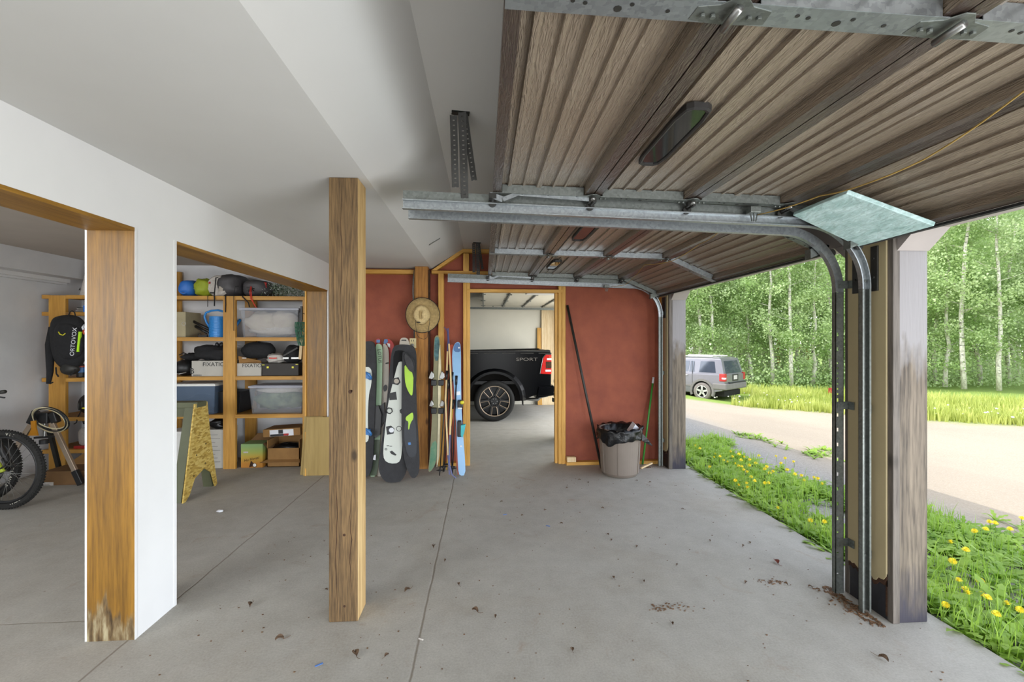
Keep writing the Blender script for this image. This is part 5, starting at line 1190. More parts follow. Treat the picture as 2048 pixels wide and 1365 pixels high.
Y = 5.58; a, b = at(476, 700, Y=Y).x, at(520, 700, Y=Y).x; z1 = at(500, 891, Y=Y).z
t = thing('coconut_carton', 'green and yellow printed carton with a coconut picture, its flaps open', 'carton', ((a+b)/2, Y+.14, 0)); MB().box(a, Y+.063, .001, b, Y+.30, z1).build('carton_body', carton_mat(), t, bevel=.003)
Yq = Y+.062; p = at(503, 919, Y=Yq); text('lettering', 'Hu Huvati', .045, M['rot'], t, (p.x, Yq-.001, p.z), (math.pi/2, math.radians(-12), 0), .0005, .3)
p = at(509, 931.5, Y=Yq); MB().lathe([(0,0),(.027,0)], (p.x, Yq-.0012, p.z+.002), (0,-1,0), 20).lathe([(0,0),(.05,0)], (p.x-.03, Yq-.0006, p.z-.0+.012), (0,-1,0), 3).build('coconut_shell', M['rot'], t); MB().lathe([(0,0),(.020,0)], (p.x+.002, Yq-.002, p.z+.004), (0,-1,0), 20).build('coconut_flesh', M['white'], t)
p = at(492, 906, Y=Yq); MB().box(p.x-.03, Yq-.002, p.z-.004, p.x+.025, Yq, p.z+.014).build('tape_scrap', M['label_white'], t)
MB().add([(a+.01, Y+.28, z1), (b, Y+.28, z1), (b+.02, Y+.33, z1+.08), (a+.07, Y+.33, z1+.08)], [(0,1,2,3)]).add([(b, Y+.07, z1), (b, Y+.29, z1), (b+.07, Y+.27, z1-.06), (b+.08, Y+.08, z1-.09)], [(0,1,2,3)]).build('open_flap', M['card_dark'], t)
Y = 5.66; a, b = at(534, 700, Y=Y).x, at(599, 700, Y=Y).x
t = thing('cardboard_box', 'opened brown cardboard box supporting the labelled carton', 'box', ((a+b)/2, Y+.15, 0)); z2 = at(560, 897, Y=Y).z
m = MB(); m.box(a, Y, .001, b, Y+.008, z2); m.box(a, Y+.30, .001, b, Y+.308, z2+.12); m.box(a, Y, .001, a+.008, Y+.3, z2+.10); m.box(b-.008, Y, .001, b, Y+.3, z2+.10); m.box(a, Y, .001, b, Y+.3, .008); m.build('box_body', M['card'], t)
m = MB(); z3 = at(560, 921, Y=Y).z; m.add([(a-.06, Y-.06, z3-.012), (b+.03, Y-.06, z3-.012), (b, Y, z3+.01), (a, Y, z3+.01), (a-.06, Y-.06, z3-.016), (b+.03, Y-.06, z3-.016)], [(0,1,2,3),(4,5,1,0),(4,3,2,5)]); m.build('front_flap', M['card'], t)
MB().blob(((a+b)/2, Y+.15, z2-.02), (b-a)*.44, .12, .06, 18, 10, .1, 2).build('black_contents', M['bag'], t, smooth=True)
z4 = z2+.125; z5 = at(560, 858, Y=Y).z
t = thing('labelled_carton', 'tilted brown carton with a black, white and red label on the open box', 'carton', ((a+b)/2, Y+.1, z4))
R_ = Vector((1, 0, .05)).normalized(); U_ = Vector((-.05, 0, 1)).normalized()
MB().obox(((a+b)/2-.02, Y+.15, (z4+z5)/2+.012), R_*((b-a)/2+.03), (0,.15,0), U_*((z5-z4)/2-.012)).build('carton_body', M['card'], t, bevel=.004)
cc = Vector(((a+b)/2-.02, Y-.001, (z4+z5)/2+.008)); 
MB().obox(cc+R_*.0, R_*.145, (0,.001,0), U_*.040).build('paper_label', M['white_plastic'], t)
MB().obox(cc-U_*.026-R_*.03, R_*.11, (0,.002,0), U_*.013).obox(cc+U_*.014-R_*.01, R_*.028, (0,.002,0), U_*.024).build('black_print', M['black'], t); MB().obox(cc-U_*.024+R_*.055, R_*.030, (0,.003,0), U_*.012).build('red_print', M['red_ski'], t)
# ------------------------------------------------------------------ sawhorse
M['olive'] = plain('olive_paint', '#585b43', .55, var=.1)
def osb():
    m, n, l, b = nodes('strandboard'); v = coords(n, l, (1,1,1)); vo = n.new('ShaderNodeTexVoronoi'); vo.inputs['Scale'].default_value = 60; mp = n.new('ShaderNodeMapping'); mp.inputs['Scale'].default_value = (1, .4, 1); mp.inputs['Rotation'].default_value = (.5, 0, 0)
    l.new(v, mp.inputs['Vector']); l.new(mp.outputs[0], vo.inputs['Vector']); sp = n.new('ShaderNodeSeparateColor'); l.new(vo.outputs['Color'], sp.inputs[0])
    l.new(ramp(n, l, sp.outputs[0], [(.05, S('#a08238')), (.4, S('#bfa04e')), (.9, S('#d0b76a'))]), b.inputs['Base Color']); b.inputs['Roughness'].default_value = .7; return m
M['osb'] = osb()
t = thing('sawhorse', 'olive painted sawhorse with a raw strandboard gusset', 'sawhorse', (-3.4, 4.70, 0))
xe = -2.93; top = .955; sh = MB()
g_ = MB(); g_.prism([(4.72-.10, .94), (4.72+.10, .94), (4.72+.145, .60), (4.72+.27, .02), (4.72+.235, .0), (4.72+.17, .17), (4.72+.05, .25), (4.72-.10, .19), (4.72-.18, .05), (4.72-.24, .0), (4.72-.275, .0), (4.72-.19, .45)], (xe, 0, 0), (0,1,0), (0,0,1), (.014, 0, 0)); g_.build('gusset', M['osb'], t)
s = MB(); 
for y, z in ((4.60, .22), (4.78, .30), (4.64, .42), (4.79, .50)): s.cyl((xe+.014, y, z), (xe+.018, y, z), .007, 8)
s.build('screws', M['dark_steel'], t)
MB().box(-3.72, 4.72-.075, .90, xe+.02, 4.72+.075, top).build('top_board', M['olive'], t, bevel=.003)
MB().box(-3.70, 4.72-.02, .80, xe-.01, 4.72+.02, .899).build('web_board', M['olive'], t)
for x in (xe-.06, -3.62):
    for d in (-1, 1): m = MB(); m.v = [(x-.045, 4.72+d*.07, .90), (x+.045, 4.72+d*.07, .90), (x+.045, 4.72+d*.265, 0), (x-.045, 4.72+d*.265, 0), (x-.045, 4.72+d*.03, .90), (x+.045, 4.72+d*.03, .90), (x+.045, 4.72+d*.225, 0), (x-.045, 4.72+d*.225, 0)]; [m.face(f) for f in ((0,1,2,3),(4,7,6,5),(0,4,5,1),(3,2,6,7),(0,3,7,4),(1,5,6,2))]; m.build('leg', M['olive'], t)
# ------------------------------------------------------------------ side wall corner: backpack, bike, stand
bx = -5.08; Yp = 5.42
def bp(u, v, dy=0): return at(u, v, Y=Yp+dy)
t = thing('backpack', 'black touring backpack with ORTOVOX lettering and a lime bar, hung on the shelving', 'backpack', tuple(bp(135, 770)))
out = [(100, 640), (118, 631), (150, 630), (168, 640), (176, 660), (178, 700), (172, 720), (160, 735), (140, 742), (118, 735), (103, 715), (98, 680)]
cu_, cv_ = 138, 685
rings = []
for k, dy in ((.86, .16), (1.0, .11), (1.0, .05), (.93, .0), (.72, -.045), (.35, -.06)): rings.append([tuple(bp(cu_+(u-cu_)*k, cv_+(v-cv_)*k, dy)) for u, v in ssmooth(out, 2)])
m = MB(); m.loft(rings); o = m.build('pack_body', M['black_cloth'], t, smooth=True)
pk = ssmooth([(108, 652), (128, 645), (152, 650), (166, 664), (168, 700), (158, 716), (135, 722), (114, 712), (106, 690)], 2); rings = []
for k, dy in ((1.0, -.03), (.98, -.055), (.8, -.075), (.4, -.08)): rings.append([tuple(bp(138+(u-138)*k, 684+(v-684)*k, dy)) for u, v in pk])
m = MB(); m.loft(rings); m.build('front_pocket', M['black_cloth'], t, smooth=True)
p = bp(147, 684, -.083); text('lettering', 'ORTOVOX', .066, M['white_plastic'], t, p, (math.pi/2, math.radians(-84), 0), .0008)
a, b, c_, d_ = bp(157, 664, -.084), bp(161, 664, -.084), bp(157, 704, -.084), bp(153, 704, -.084); MB().add([a, b, c_, d_, a+Vector((0,.02,0)), b+Vector((0,.02,0)), c_+Vector((0,.02,0)), d_+Vector((0,.02,0))], [(0,1,2,3),(0,4,5,1),(1,5,6,2),(2,6,7,3),(3,7,4,0)]).build('lime_bar', plain('lime_reflective', '#b8f01a', .5), t)
MB().tube([bp(u, v, -.082) for u, v in ((117, 664), (120, 669), (126, 671), (131, 667))], .006, 6).build('zip_pull', M['yellow'], t, smooth=True)
MB().tube([bp(137, 632, -.0), bp(140, 624, -.02), bp(144, 622, -.02), bp(149, 625, -.02), bp(151, 633, 0)], .006, 6).build('haul_loop', M['black_cloth'], t)
MB().tube([at(176, 665, Y=Yp-.05), at(168, 650, Y=Yp-.05), at(165, 655, Y=Yp-.05), at(168, 662, Y=Yp-.05), at(176, 670, Y=Yp-.05)], .010, 8).build('white_hose_loop', M['white_plastic'], t, smooth=True)
MB().tube([bp(168, 660, -.05), bp(167, 665, -.06), bp(169, 669, -.06)], .010, 6).build('orange_whistle', M['orange_ski'], t, smooth=True)
m = MB(); m.tube([bp(104, 655, .10), bp(97, 690, .06), bp(100, 720, .03), bp(100, 745, .0), bp(97, 768, -.01)], .026, 6, radii=[.03, .03, .036, .03, .02]); m.build('hip_belt', M['black_cloth'], t, smooth=True)
m = MB()
for pts in (((112, 735), (113, 748), (117, 754), (115, 750)), ((150, 738), (148, 745), (141, 751)), ((100, 768), (106, 765))): m.tube([bp(u, v, -.01) for u, v in pts], .008, 5)
m.build('loose_strap', M['black_cloth'], t)
m = MB(); m.blob(bp(140, 738, .02), .10, .06, .075, 20, 10, .05, 2); m.build('bottom_pouch', M['dark_steel'], t, smooth=True)
zs = at(161, 756, Y=5.6).z
q = at(162, 745, Y=5.70); t = thing('water_bottle', 'dark bottle with a blue and orange band on the shelf under the backpack', 'bottle', (q.x, 5.70, LA[2])); MB().lathe([(0,0),(.04,0),(.042,.01),(.042,.14),(.02,.17),(.02,.19),(0,.19)], (q.x, 5.70, LA[2]), n=20).build('bottle_body', M['black'], t, smooth=True)
MB().lathe([(.0425,.06),(.0425,.12)], (q.x, 5.70, LA[2]), n=20).build('blue_band', M['blue_plastic'], t); MB().lathe([(.0428,.125),(.0428,.14)], (q.x, 5.70, LA[2]), n=20).build('orange_band', M['orange_ski'], t)
q = at(171, 815, Y=5.68); t = thing('bike_helmet', 'dark vented bike helmet with lime details on the shelf beside the corner upright', 'helmet', (q.x, 5.78, LA[3]))
MB().blob((q.x, 5.79, LA[3]+.14), .14, .13, .135, 26, 14, 0, 0, .9).build('shell', M['black'], t, smooth=True)
for k in range(4): a = -.8+k*.5; MB().blob((q.x+.10*math.sin(a), 5.66+.02*abs(a), LA[3]+.12+.02*k), .012, .012, .05, 10, 6, 0).build('vent', M['dark_steel'], t, smooth=True)
MB().blob((q.x+.01, 5.655, LA[3]+.10), .035, .01, .012, 10, 6, 0).build('lime_detail', M['yellow'], t, smooth=True); MB().tube([(q.x-.05, 5.68, LA[3]+.06), (q.x-.04, 5.62, LA[3]-.01), (q.x-.02, 5.585, LA[3]-.06), (q.x-.05, 5.585, LA[3]-.08)], .006, 5).build('chin_strap', M['black_cloth'], t)
t = thing('dog_food_bag', 'white and red paper bag on the lowest shelf beside the corner upright', 'bag', (-4.93, 5.78, LA[4])); MB().blob((-4.80, 5.80, LA[4]+.13), .20, .14, .13, 24, 12, .05, 6, .6).build('bag_body', M['label_white'], t, smooth=True); q = at(160, 897, Y=5.66); MB().box(q.x-.06, 5.645, q.z-.015, q.x+.06, 5.68, q.z+.03).build('red_print', M['red_ski'], t)
t = thing('dark_jacket', 'dark folded jacket above the white and red bag', 'jacket', (-4.8, 5.8, LA[4]+.25)); MB().blob((-4.80, 5.80, LA[4]+.31), .19, .13, .05, 20, 10, .15, 6).build('jacket_body', M['black_cloth'], t, smooth=True)
zz = LA[1]
for k in range(5): 
    tag(MB().box(-4.99+k*.006, 5.68, zz+.001+k*.012, -4.70, 5.95, zz+.0115+k*.012).build('magazine', M['label_white' if k % 2 else 'dark_steel']), 'thin magazine in the small pile on the narrow upper shelf', 'magazine', 'magazines on the narrow upper shelf')
q = at(172, 616, Y=5.66); t = thing('blue_tape_roll', 'small blue carton beside the magazines on the narrow upper shelf', 'carton', (q.x+.06, 5.66, zz)); MB().box(q.x, 5.62, zz+.001, q.x+.08, 5.67, zz+.08).build('carton_body', M['royal'], t)
q = at(171, 560, Y=5.75); t = thing('paper_cone', 'white paper cone with dark triangles standing on the shelf top by the soffit', 'paper cone', (q.x+.06, 5.75, 2.135)); MB().lathe([(.10, 0), (.03, .40), (0, .40)], (q.x+.06, 5.75, 2.136), n=20).build('cone_body', M['label_white'], t); MB().add([(q.x-.005, 5.66, 2.20), (q.x+.02, 5.66, 2.20), (q.x+.008, 5.67, 2.235)], [(0,1,2)]).build('dark_triangle', M['dark_steel'], t)
# bicycle
wc = at(11, 940, Y=0.001+4.25); wc = Vector((wc.x, 4.40, .372)); sc_ = 1
wc.x = at(9, 940, Y=4.40).x; R_ = .355
M['tyre'] = plain('tyre', '#1d1c1a', .85, var=.2, scale=20); M['tyre_text'] = plain('tyre_print', '#c9c6b8', .7)
def wheel(parent, c, ax, R_, name='front_wheel'):
    ax = Vector(ax).normalized(); u_ = ax.orthogonal().normalized(); w_ = ax.cross(u_)
    m = MB(); m.torus(c, ax, R_-.030, .029, 64, 10); 
    for k in range(84):
        a = 2*math.pi*k/84; d = u_*math.cos(a)+w_*math.sin(a); tg = ax.cross(d)
        for s_ in (-1, 0, 1): m.obox(Vector(c)+d*(R_-(.002 if s_ == 0 else .010))+ax*s_*.018+tg*(.008 if s_ else 0), d*.006, tg*.005, ax*.006)
    wh = m.build('tyre' if parent.name.startswith('bicycle_wheel') else name, M['tyre'], parent, smooth=False)
    MB().torus(c, ax, R_-.066, .013, 56, 8, 1.1).build('rim', M['black'], wh, smooth=True)
    s = MB()
    for k in range(28):
        a = 2*math.pi*k/28; d = u_*math.cos(a)+w_*math.sin(a); tg = ax.cross(d); sg = 1 if k % 2 else -1
        s.cyl(Vector(c)+tg*.028*(1 if k % 4 < 2 else -1)+ax*.028*sg, Vector(c)+d*(R_-.07), .0016, 4)
    s.build('spokes', M['steel'], wh)
    MB().cyl(Vector(c)-ax*.05, Vector(c)+ax*.05, .018, 14).cyl(Vector(c)-ax*.035, Vector(c)-ax*.028, .03, 16).cyl(Vector(c)+ax*.035, Vector(c)+ax*.028, .03, 16).build('hub', M['black'], wh, smooth=False)
    return wh, ax, u_, w_
def arc_text(parent, c, R_, body, a_mid, size, flip=False):
    n = len(body); st = size*.80/R_
    for i, ch in enumerate(body):
        a = a_mid+(i-(n-1)/2)*st*(1 if flip else -1); p = Vector(c)+Vector((math.cos(a)*R_, -.031, math.sin(a)*R_)); text('lettering', ch, size, M['tyre_text'], parent, p, (math.pi/2, -(a-math.pi/2) if not flip else -(a+math.pi/2), 0), .0006)
t = thing('mountain_bike', 'mountain bike parked against the scuffed side wall, only its front wheel in view', 'bicycle', (wc.x, wc.y, 0))
wh, *_ = wheel(t, wc, (.05, 1, 0), .372)
arc_text(wh, wc, .340, 'VIGILANTE', math.radians(62), .036); arc_text(wh, wc, .340, 'WTB', math.radians(-66), .045, True)
tp = wc+Vector((-.30, 0, .62)); fk = MB(); 
for s_ in (-1, 1): fk.cyl(wc+Vector((.005, s_*.06, .0)), wc+Vector((-.15, s_*.06, .30)), .026, 12); fk.cyl(wc+Vector((-.15, s_*.06, .30)), wc+Vector((-.26, s_*.06, .54)), .018, 12)
fk.box(wc.x-.30, wc.y-.08, wc.z+.50, wc.x-.20, wc.y+.08, wc.z+.56); fk.build('fork', M['black'], t, bevel=.003)
MB().cyl(wc+Vector((.06, -.07, -.0)), wc+Vector((.0, -.07, .10)), .018, 10).build('fork_decal', M['lime_nylon'], t)
MB().tube([wc+Vector((.03, -.08, .02)), wc+Vector((.09, -.085, .06)), wc+Vector((.07, -.085, .13))], .009, 6).build('axle_lever', M['black'], t, smooth=True)
fr = MB(); fr.cyl(wc+Vector((-.24, 0, .54)), wc+Vector((-.30, 0, .66)), .03, 12); fr.cyl(wc+Vector((-.26, 0, .58)), wc+Vector((-.80, 0, .02)), .03, 12); fr.cyl(wc+Vector((-.29, 0, .64)), wc+Vector((-.86, 0, .42)), .024, 12); fr.cyl(wc+Vector((-.80, 0, .0)), wc+Vector((-.90, 0, .55)), .02, 12); fr.cyl(wc+Vector((-.80, .05, 0)), wc+Vector((-1.20, .05, 0)), .014, 8)
fr.build('frame', M['navy'], t, smooth=True)
hb = MB(); hb.tube([at(-60, 792, Y=4.55), at(-20, 788, Y=4.45), at(4, 785, Y=4.30)], .013, 10); hb.tube([tp+Vector((0,0,.02)), at(-60, 792, Y=4.55)], .018, 10); hb.build('handlebar', M['black'], t, smooth=True)
MB().cyl(at(-14, 787, Y=4.41), at(9, 784, Y=4.27), .017, 12).build('grip', M['dark_steel'], t, smooth=True)
MB().tube([at(-20, 795, Y=4.42), at(-6, 794, Y=4.34), at(9, 796, Y=4.28)], .007, 8).build('brake_lever', M['black'], t, smooth=True)
c2 = Vector((at(-36, 946, Y=4.62).x, 4.60, .36)); t = thing('bicycle_wheel', 'loose second bicycle wheel standing just behind the front wheel', 'wheel', (c2.x, c2.y, 0))
wh, *_ = wheel(t, c2, (-.05, 1, 0), .362); arc_text(wh, c2, .33, 'VIGILANTE', math.radians(-14), .036)
# tripod stand with hose coil
t = thing('tripod_stand', 'aluminium tripod work stand with black joints leaning by the side wall', 'tripod', (-4.9, 4.9, 0))
M['alu'] = plain('champagne_aluminium', '#b09e8a', .35, .6)
hd = at(93, 835, Y=5.15)
def leg(pa, pb, foot=True):
    MB().beam(pa, pa.lerp(pb, .80), .050, .030, (0,1,0)).build('leg', M['alu'], t, bevel=.004); MB().beam(pa.lerp(pb, .78), pb, .060, .045, (0,1,0)).build('foot', M['black'], t, bevel=.006)
p1 = at(163, 974, Z=0); p1.z = .025; leg(at(104, 845, Y=5.10), p1)
p2 = Vector((hd.x-.42, 5.0, .03)); leg(at(66, 845, Y=5.12), p2)
p3 = Vector((at(120, 930, Y=5.50).x, 5.50, .03)); MB().beam(at(100, 865, Y=5.2), p3, .05, .03, (0,1,0)).build('leg', M['dark_steel'], t, bevel=.004)
m = MB(); a, b = at(72, 848, Y=5.10), at(112, 818, Y=5.18); m.box(a.x, 5.08, hd.z-.06, b.x, 5.2, hd.z+.06); m.beam(at(73, 822, Y=5.12), at(60, 848, Y=5.12), .06, .05, (0,1,0)); m.beam(at(106, 826, Y=5.12), at(113, 846, Y=5.11), .07, .06, (0,1,0)); m.build('joint_head', M['black'], t, bevel=.01)
MB().cyl(at(89, 836, Y=5.14), at(89, 875, Y=5.14), .012, 10).build('centre_rod', M['steel'], t); a, b = at(70, 876, Y=5.14), at(112, 873, Y=5.14); MB().beam(a, b, .03, .02).cyl(at(88, 880, Y=5.14), at(88, 888, Y=5.14), .04, 14).build('brace_bar', M['black'], t)
t = thing('hose_coil', 'loose coil of cream and black cable draped over the tripod head', 'cable', tuple(hd))
rr = random.Random(3)
for k in range(6):
    pts = []; cu2, cv2 = 101+rr.uniform(-2, 3), 838+rr.uniform(-1, 5); ru, rv = 34+rr.uniform(-3, 3), 20+rr.uniform(-3, 3); tl = .35+rr.uniform(-.06, .06)
    for i in range(33):
        a = 2*math.pi*i/32; du, dv = math.cos(a)*ru, math.sin(a)*rv; u, v = cu2+du*math.cos(tl)-dv*math.sin(tl), cv2+du*math.sin(tl)+dv*math.cos(tl); pts.append(at(u, v, Y=5.02+.06*math.sin(a)+k*.006))
    MB().tube(pts, .007, 6, False).build('loop', M['cream_ski' if k % 2 else 'black'], t, smooth=True)
q = at(67, 855, Y=5.02); t = thing('orange_gauge', 'orange plastic hanger tag dangling from the tripod', 'tag', tuple(q)); 
a = [(61, 843), (70, 842), (71, 856), (75, 872), (56, 872), (62, 858)]; pts = [at(u, v, Y=5.04) for u, v in a]; m = MB(); m.v = [tuple(p) for p in pts]+[(p.x, p.y+.015, p.z) for p in pts]; m.face(range(6)[::-1]); m.face(range(6, 12)); [m.face((i, (i+1) % 6, 6+(i+1) % 6, 6+i)) for i in range(6)]; m.build('tag_body', plain('orange_plastic', '#cf8a18', .5), t)
a, b = at(84, 972, Z=0), at(176, 969, Z=0)
t = thing('shipping_box', 'long low cardboard box with a white shipping label on the storage floor', 'box', ((a.x+b.x)/2, a.y+.1, 0)); h_ = at(84, 944, Y=a.y).z
MB().box(a.x, a.y, .001, b.x+.35, a.y+.30, h_).build('box_body', M['card_dark'], t, bevel=.004); MB().add([(a.x, a.y+.28, h_), (a.x+.30, a.y+.28, h_), (a.x+.12, a.y+.40, h_+.12)], [(0,1,2)]).build('raised_flap', M['card'], t)
p, q = at(84, 976, Y=a.y), at(107, 965, Y=a.y); MB().box(p.x, a.y-.002, p.z, q.x, a.y, q.z).build('shipping_label', M['label_white'], t); m = MB(); [m.box(p.x+.01, a.y-.003, p.z+.012+k*.012, q.x-.02-k*.01, a.y-.0015, p.z+.015+k*.012) for k in range(3)]; m.build('label_print', M['dark_steel'], t)
# ------------------------------------------------------------------ truck bay
YT = 8.60                                    # near flank of the truck
M['truck'] = plain('black_navy_paint', '#030407', .25, var=.05, spec=.16); M['truck'].node_tree.nodes['Principled BSDF'].inputs['Coat Weight'].default_value = .0
M['arch'] = plain('wheel_well', '#191613', .9); M['tail_red'] = plain('tail_light_red', '#c01812', .2, spec=.6); M['rail_print'] = plain('decal_grey', '#77716a', .5); M['chrome'] = plain('chrome', '#c9c9c9', .15, .9)
t = thing('pickup_truck', 'black pickup truck with a red tail light parked in the next bay', 'truck', (-.6, 9.6, 0))
wc_ = Vector((at(989, 803, Y=YT).x, YT, .40)); wx = wc_.x; rear = 1.335
def arch_pts(r0, x, n=12, z=.40): return [(x+r0*math.cos(math.pi-math.pi*k/n), z+r0*math.sin(math.pi-math.pi*k/n)) for k in range(n+1)]
bedz, bed2 = 1.405, 1.365
side = [(-.72, .42), *[(x, z) for x, z in arch_pts(.52, wx, 14, .44)], (wx+.56, .42), (rear-.42, .47), (rear-.02, .60), (rear-.005, .70), (rear+.005, 1.30), (rear-.03, bedz), (-.72, bed2)]
for nm, y in (('bed_side', YT+.02), ('bed_side', YT+1.70)):
    MB().prism(side, (0, y, 0), (1,0,0), (0,0,1), (0,.26,0)).build(nm, M['truck'], t, bevel=.012)
MB().box(-.72, YT+.09, .72, rear-.05, YT+1.90, .78).build('bed_floor', M['black'], t); MB().box(rear-.055, YT+.10, .66, rear-.01, YT+1.89, bedz-.01).build('tailgate', M['truck'], t, bevel=.01)
MB().box(-.68, YT-.005, bed2-.005, rear-.02, YT+.10, bed2+.03).build('rail_cap', M['black'], t, bevel=.01)
m = MB()
for k, x in enumerate((-.38, .0, .36, .72, 1.08)): m.box(x, YT+.018, 1.33, x+.26, YT+.024, 1.345)
m.build('rail_highlight', M['dark_steel'], t)
m = MB(); N = 18; rings = []
for k in range(N+1):
    a = math.pi*(1.02-1.04*k/N); c_, s_ = math.cos(a), math.sin(a)
    rings.append([(wx+.50*c_, YT+.02, .44+.50*s_), (wx+.50*c_, YT-.045, .44+.50*s_), (wx+.555*c_, YT-.045, .44+.545*s_), (wx+.62*c_, YT+.02, .44+.60*s_)])
m.loft(rings); m.build('fender_flare', M['truck'], t, smooth=False)
m = MB(); m.prism([(wx-.53, .36), (wx+.53, .36)]+arch_pts(.53, wx, 14, .44)[::-1], (0, YT+.27, 0), (1,0,0), (0,0,1), (0,.02,0)); m.build('wheel_well', M['arch'], t)
m = MB(); m.prism([(1.02, .44), (rear+.05, .50), (rear+.075, .56), (rear+.075, .66), (rear+.04, .70), (1.08, .69)], (0, YT-.0, 0), (1,0,0), (0,0,1), (0,2.0,0)); m.build('bumper', M['truck'], t, bevel=.015)
m = MB(); m.prism([(1.045,.48),(rear+.04,.50),(rear+.085,.56),(rear+.085,.67),(1.075,.67)], (0, YT-.02, 0), (1,0,0), (0,0,1), (0,.35,0)); m.build('bumper_end', M['truck'], t, bevel=.02)
m = MB(); m.tube([(wx+.62, YT+.3, .40), (1.10, YT+.3, .38), (1.16, YT+.28, .44), (1.30, YT+.28, .47)], .03, 10); m.build('exhaust', M['steel'], t, smooth=True)
MB().box(wx+.565, YT+.04, .30, wx+.575, YT+.3, .46).build('mud_flap', M['rubber'], t)
tl = [at(u, v, Y=YT-.02) for u, v in ((1081, 748), (1087, 716), (1092, 710), (1103, 710), (1103, 748), (1100, 749))]
m = MB(); m.v = [tuple(p) for p in tl]+[(p.x, p.y+.12, p.z) for p in tl]; m.face(range(6)); m.face(range(11, 5, -1)); [m.face((i, i+6, (i+1) % 6+6, (i+1) % 6)) for i in range(6)]; o = m.build('tail_light', M['tail_red'], t, bevel=.004)
for (u0, v0, u1, v1, mt) in ((1094, 717, 1103, 721, 'white_plastic'), (1091, 740, 1102, 744, 'white_plastic'), (1092, 724, 1103, 737, 'rot'), (1098, 713, 1103, 716, 'orange_ski')): a, b = at(u0, v1, Y=YT-.03), at(u1, v0, Y=YT-.03); MB().box(a.x, YT-.024, a.z, b.x, YT+.05, b.z).build('lens', M[mt], t)
MB().tube([at(u, v, Y=YT-.015) for u, v in ((1080, 748), (1086, 716), (1091, 709.5), (1101, 710))], .004, 6).build('lens_rim', M['chrome'], t)
p = at(1054, 719.5, Y=YT); text('lettering', 'SPORT', .085, M['rail_print'], t, (p.x, YT+.017, p.z), ext=.001, sx=1.7)
# wheel
m = MB(); m.lathe([(.29, -.02), (.33, -.035), (.375, -.03), (.395, -.005), (.40, .03), (.40, .20), (.375, .25), (.29, .25)], (wx, YT-.01, .40), (0,1,0), 48); wh = m.build('wheel', M['rubber'], t, smooth=True)
m = MB(); m.torus((wx, YT-.025, .40), (0,1,0), .293, .012, 48, 8); m.build('rim', M['xc_tan'] if False else M['alu'], wh, smooth=True)
m = MB(); m.lathe([(0, .05), (.28, .06), (.285, 0)], (wx, YT+.06, .40), (0,1,0), 32); m.build('brake_shadow', M['black'], wh)
hub = MB(); hub.cyl((wx, YT-.02, .40), (wx, YT+.05, .40), .075, 20); hub.cyl((wx, YT-.035, .40), (wx, YT-.02, .40), .028, 16); hub.build('hub', M['black'], wh)
sp = MB(); ed = MB()
for k in range(5):
    a = math.pi/2+2*math.pi*k/5+math.pi; d = Vector((math.cos(a), 0, math.sin(a))); s_ = Vector((-math.sin(a), 0, math.cos(a))); c0 = Vector((wx, YT-.015, .40))
    for sg in (-1, 1):
        sp.beam(c0+d*.06+s_*sg*.045, c0+d*.285+s_*sg*.085, .040, .03, (0,1,0))
    ed.tube([c0+d*.285+s_*-.062+Vector((0,-.018,0)), c0+d*.13+s_*-.044+Vector((0,-.018,0)), c0+d*.112+s_*-.03+Vector((0,-.018,0)), c0+d*.112+s_*.03+Vector((0,-.018,0)), c0+d*.13+s_*.044+Vector((0,-.018,0)), c0+d*.285+s_*.062+Vector((0,-.018,0))], .006, 6)
sp.build('spoke', M['black'], wh, bevel=.004); ed.build('machined_edge', M['alu'], wh)
m = MB()
for k in range(6): a = 2*math.pi*k/6; m.cyl((wx+.05*math.cos(a), YT-.022, .40+.05*math.sin(a)), (wx+.05*math.cos(a), YT-.030, .40+.05*math.sin(a)), .008, 8)
m.build('lug_nuts', M['steel'], wh)
o = copy_tree(wh, t); o.location = (0, 1.74, 0)
# cab, out of sight from the doorway but standing where it would
cab = [(-.74, .42), (-3.2, .42), (-3.2, 1.30), (-2.9, 1.86), (-1.1, 1.90), (-.80, 1.40), (-.74, 1.40)]
MB().prism(cab, (0, YT+.05, 0), (1,0,0), (0,0,1), (0,1.9,0)).build('cab', M['truck'], t, bevel=.02)
MB().prism([(-2.9, 1.32), (-2.75, 1.80), (-1.2, 1.82), (-.98, 1.36)], (0, YT+.045, 0), (1,0,0), (0,0,1), (0,.006,0)).build('cab_window', M['win_glass'], t)
o = copy_tree(wh, t); o.location = (-3.4, 0, 0); 
MB().prism([(-3.2, .42), (-3.25, .44), (-4.9, .46), (-4.95, 1.0), (-4.7, 1.2), (-3.2, 1.30)], (0, YT+.05, 0), (1,0,0), (0,0,1), (0,1.9,0)).build('hood', M['truck'], t, bevel=.03)
# lumber against the bay wall
for (u0, u1, v0, lab) in ((1074.5, 1083, 656, 'short yellowish board leaning lowest by the back wall of the truck bay'), (1083, 1095, 618, 'tall pale board leaning behind the truck bed'), (1095, 1109, 618, 'widest tall pale board leaning behind the tail light')):
    a, b = at(u0, 812, Y=10.84), at(u1, 812, Y=10.84); z1 = at(u0, v0, Y=10.84).z; m = MB(); m.v = [(a.x, 10.72, .001), (b.x, 10.72, .001), (b.x, 10.76, .001), (a.x, 10.76, .001), (a.x, 10.84, z1), (b.x, 10.84, z1), (b.x, 10.88, z1), (a.x, 10.88, z1)]
    for f in ((0,3,2,1),(4,5,6,7),(0,1,5,4),(1,2,6,5),(2,3,7,6),(3,0,4,7)): m.face(f)
    tag(m.build('lumber_board', M['pale_z'] if u0 > 1080 else M['stud'], bevel=.002), lab, 'board')
struct(MB().box(at(1113, 700, Y=10.8).x, 10.70, 0, at(1122, 700, Y=10.8).x, 10.9, 2.4).build(TN(), M['drywall']))
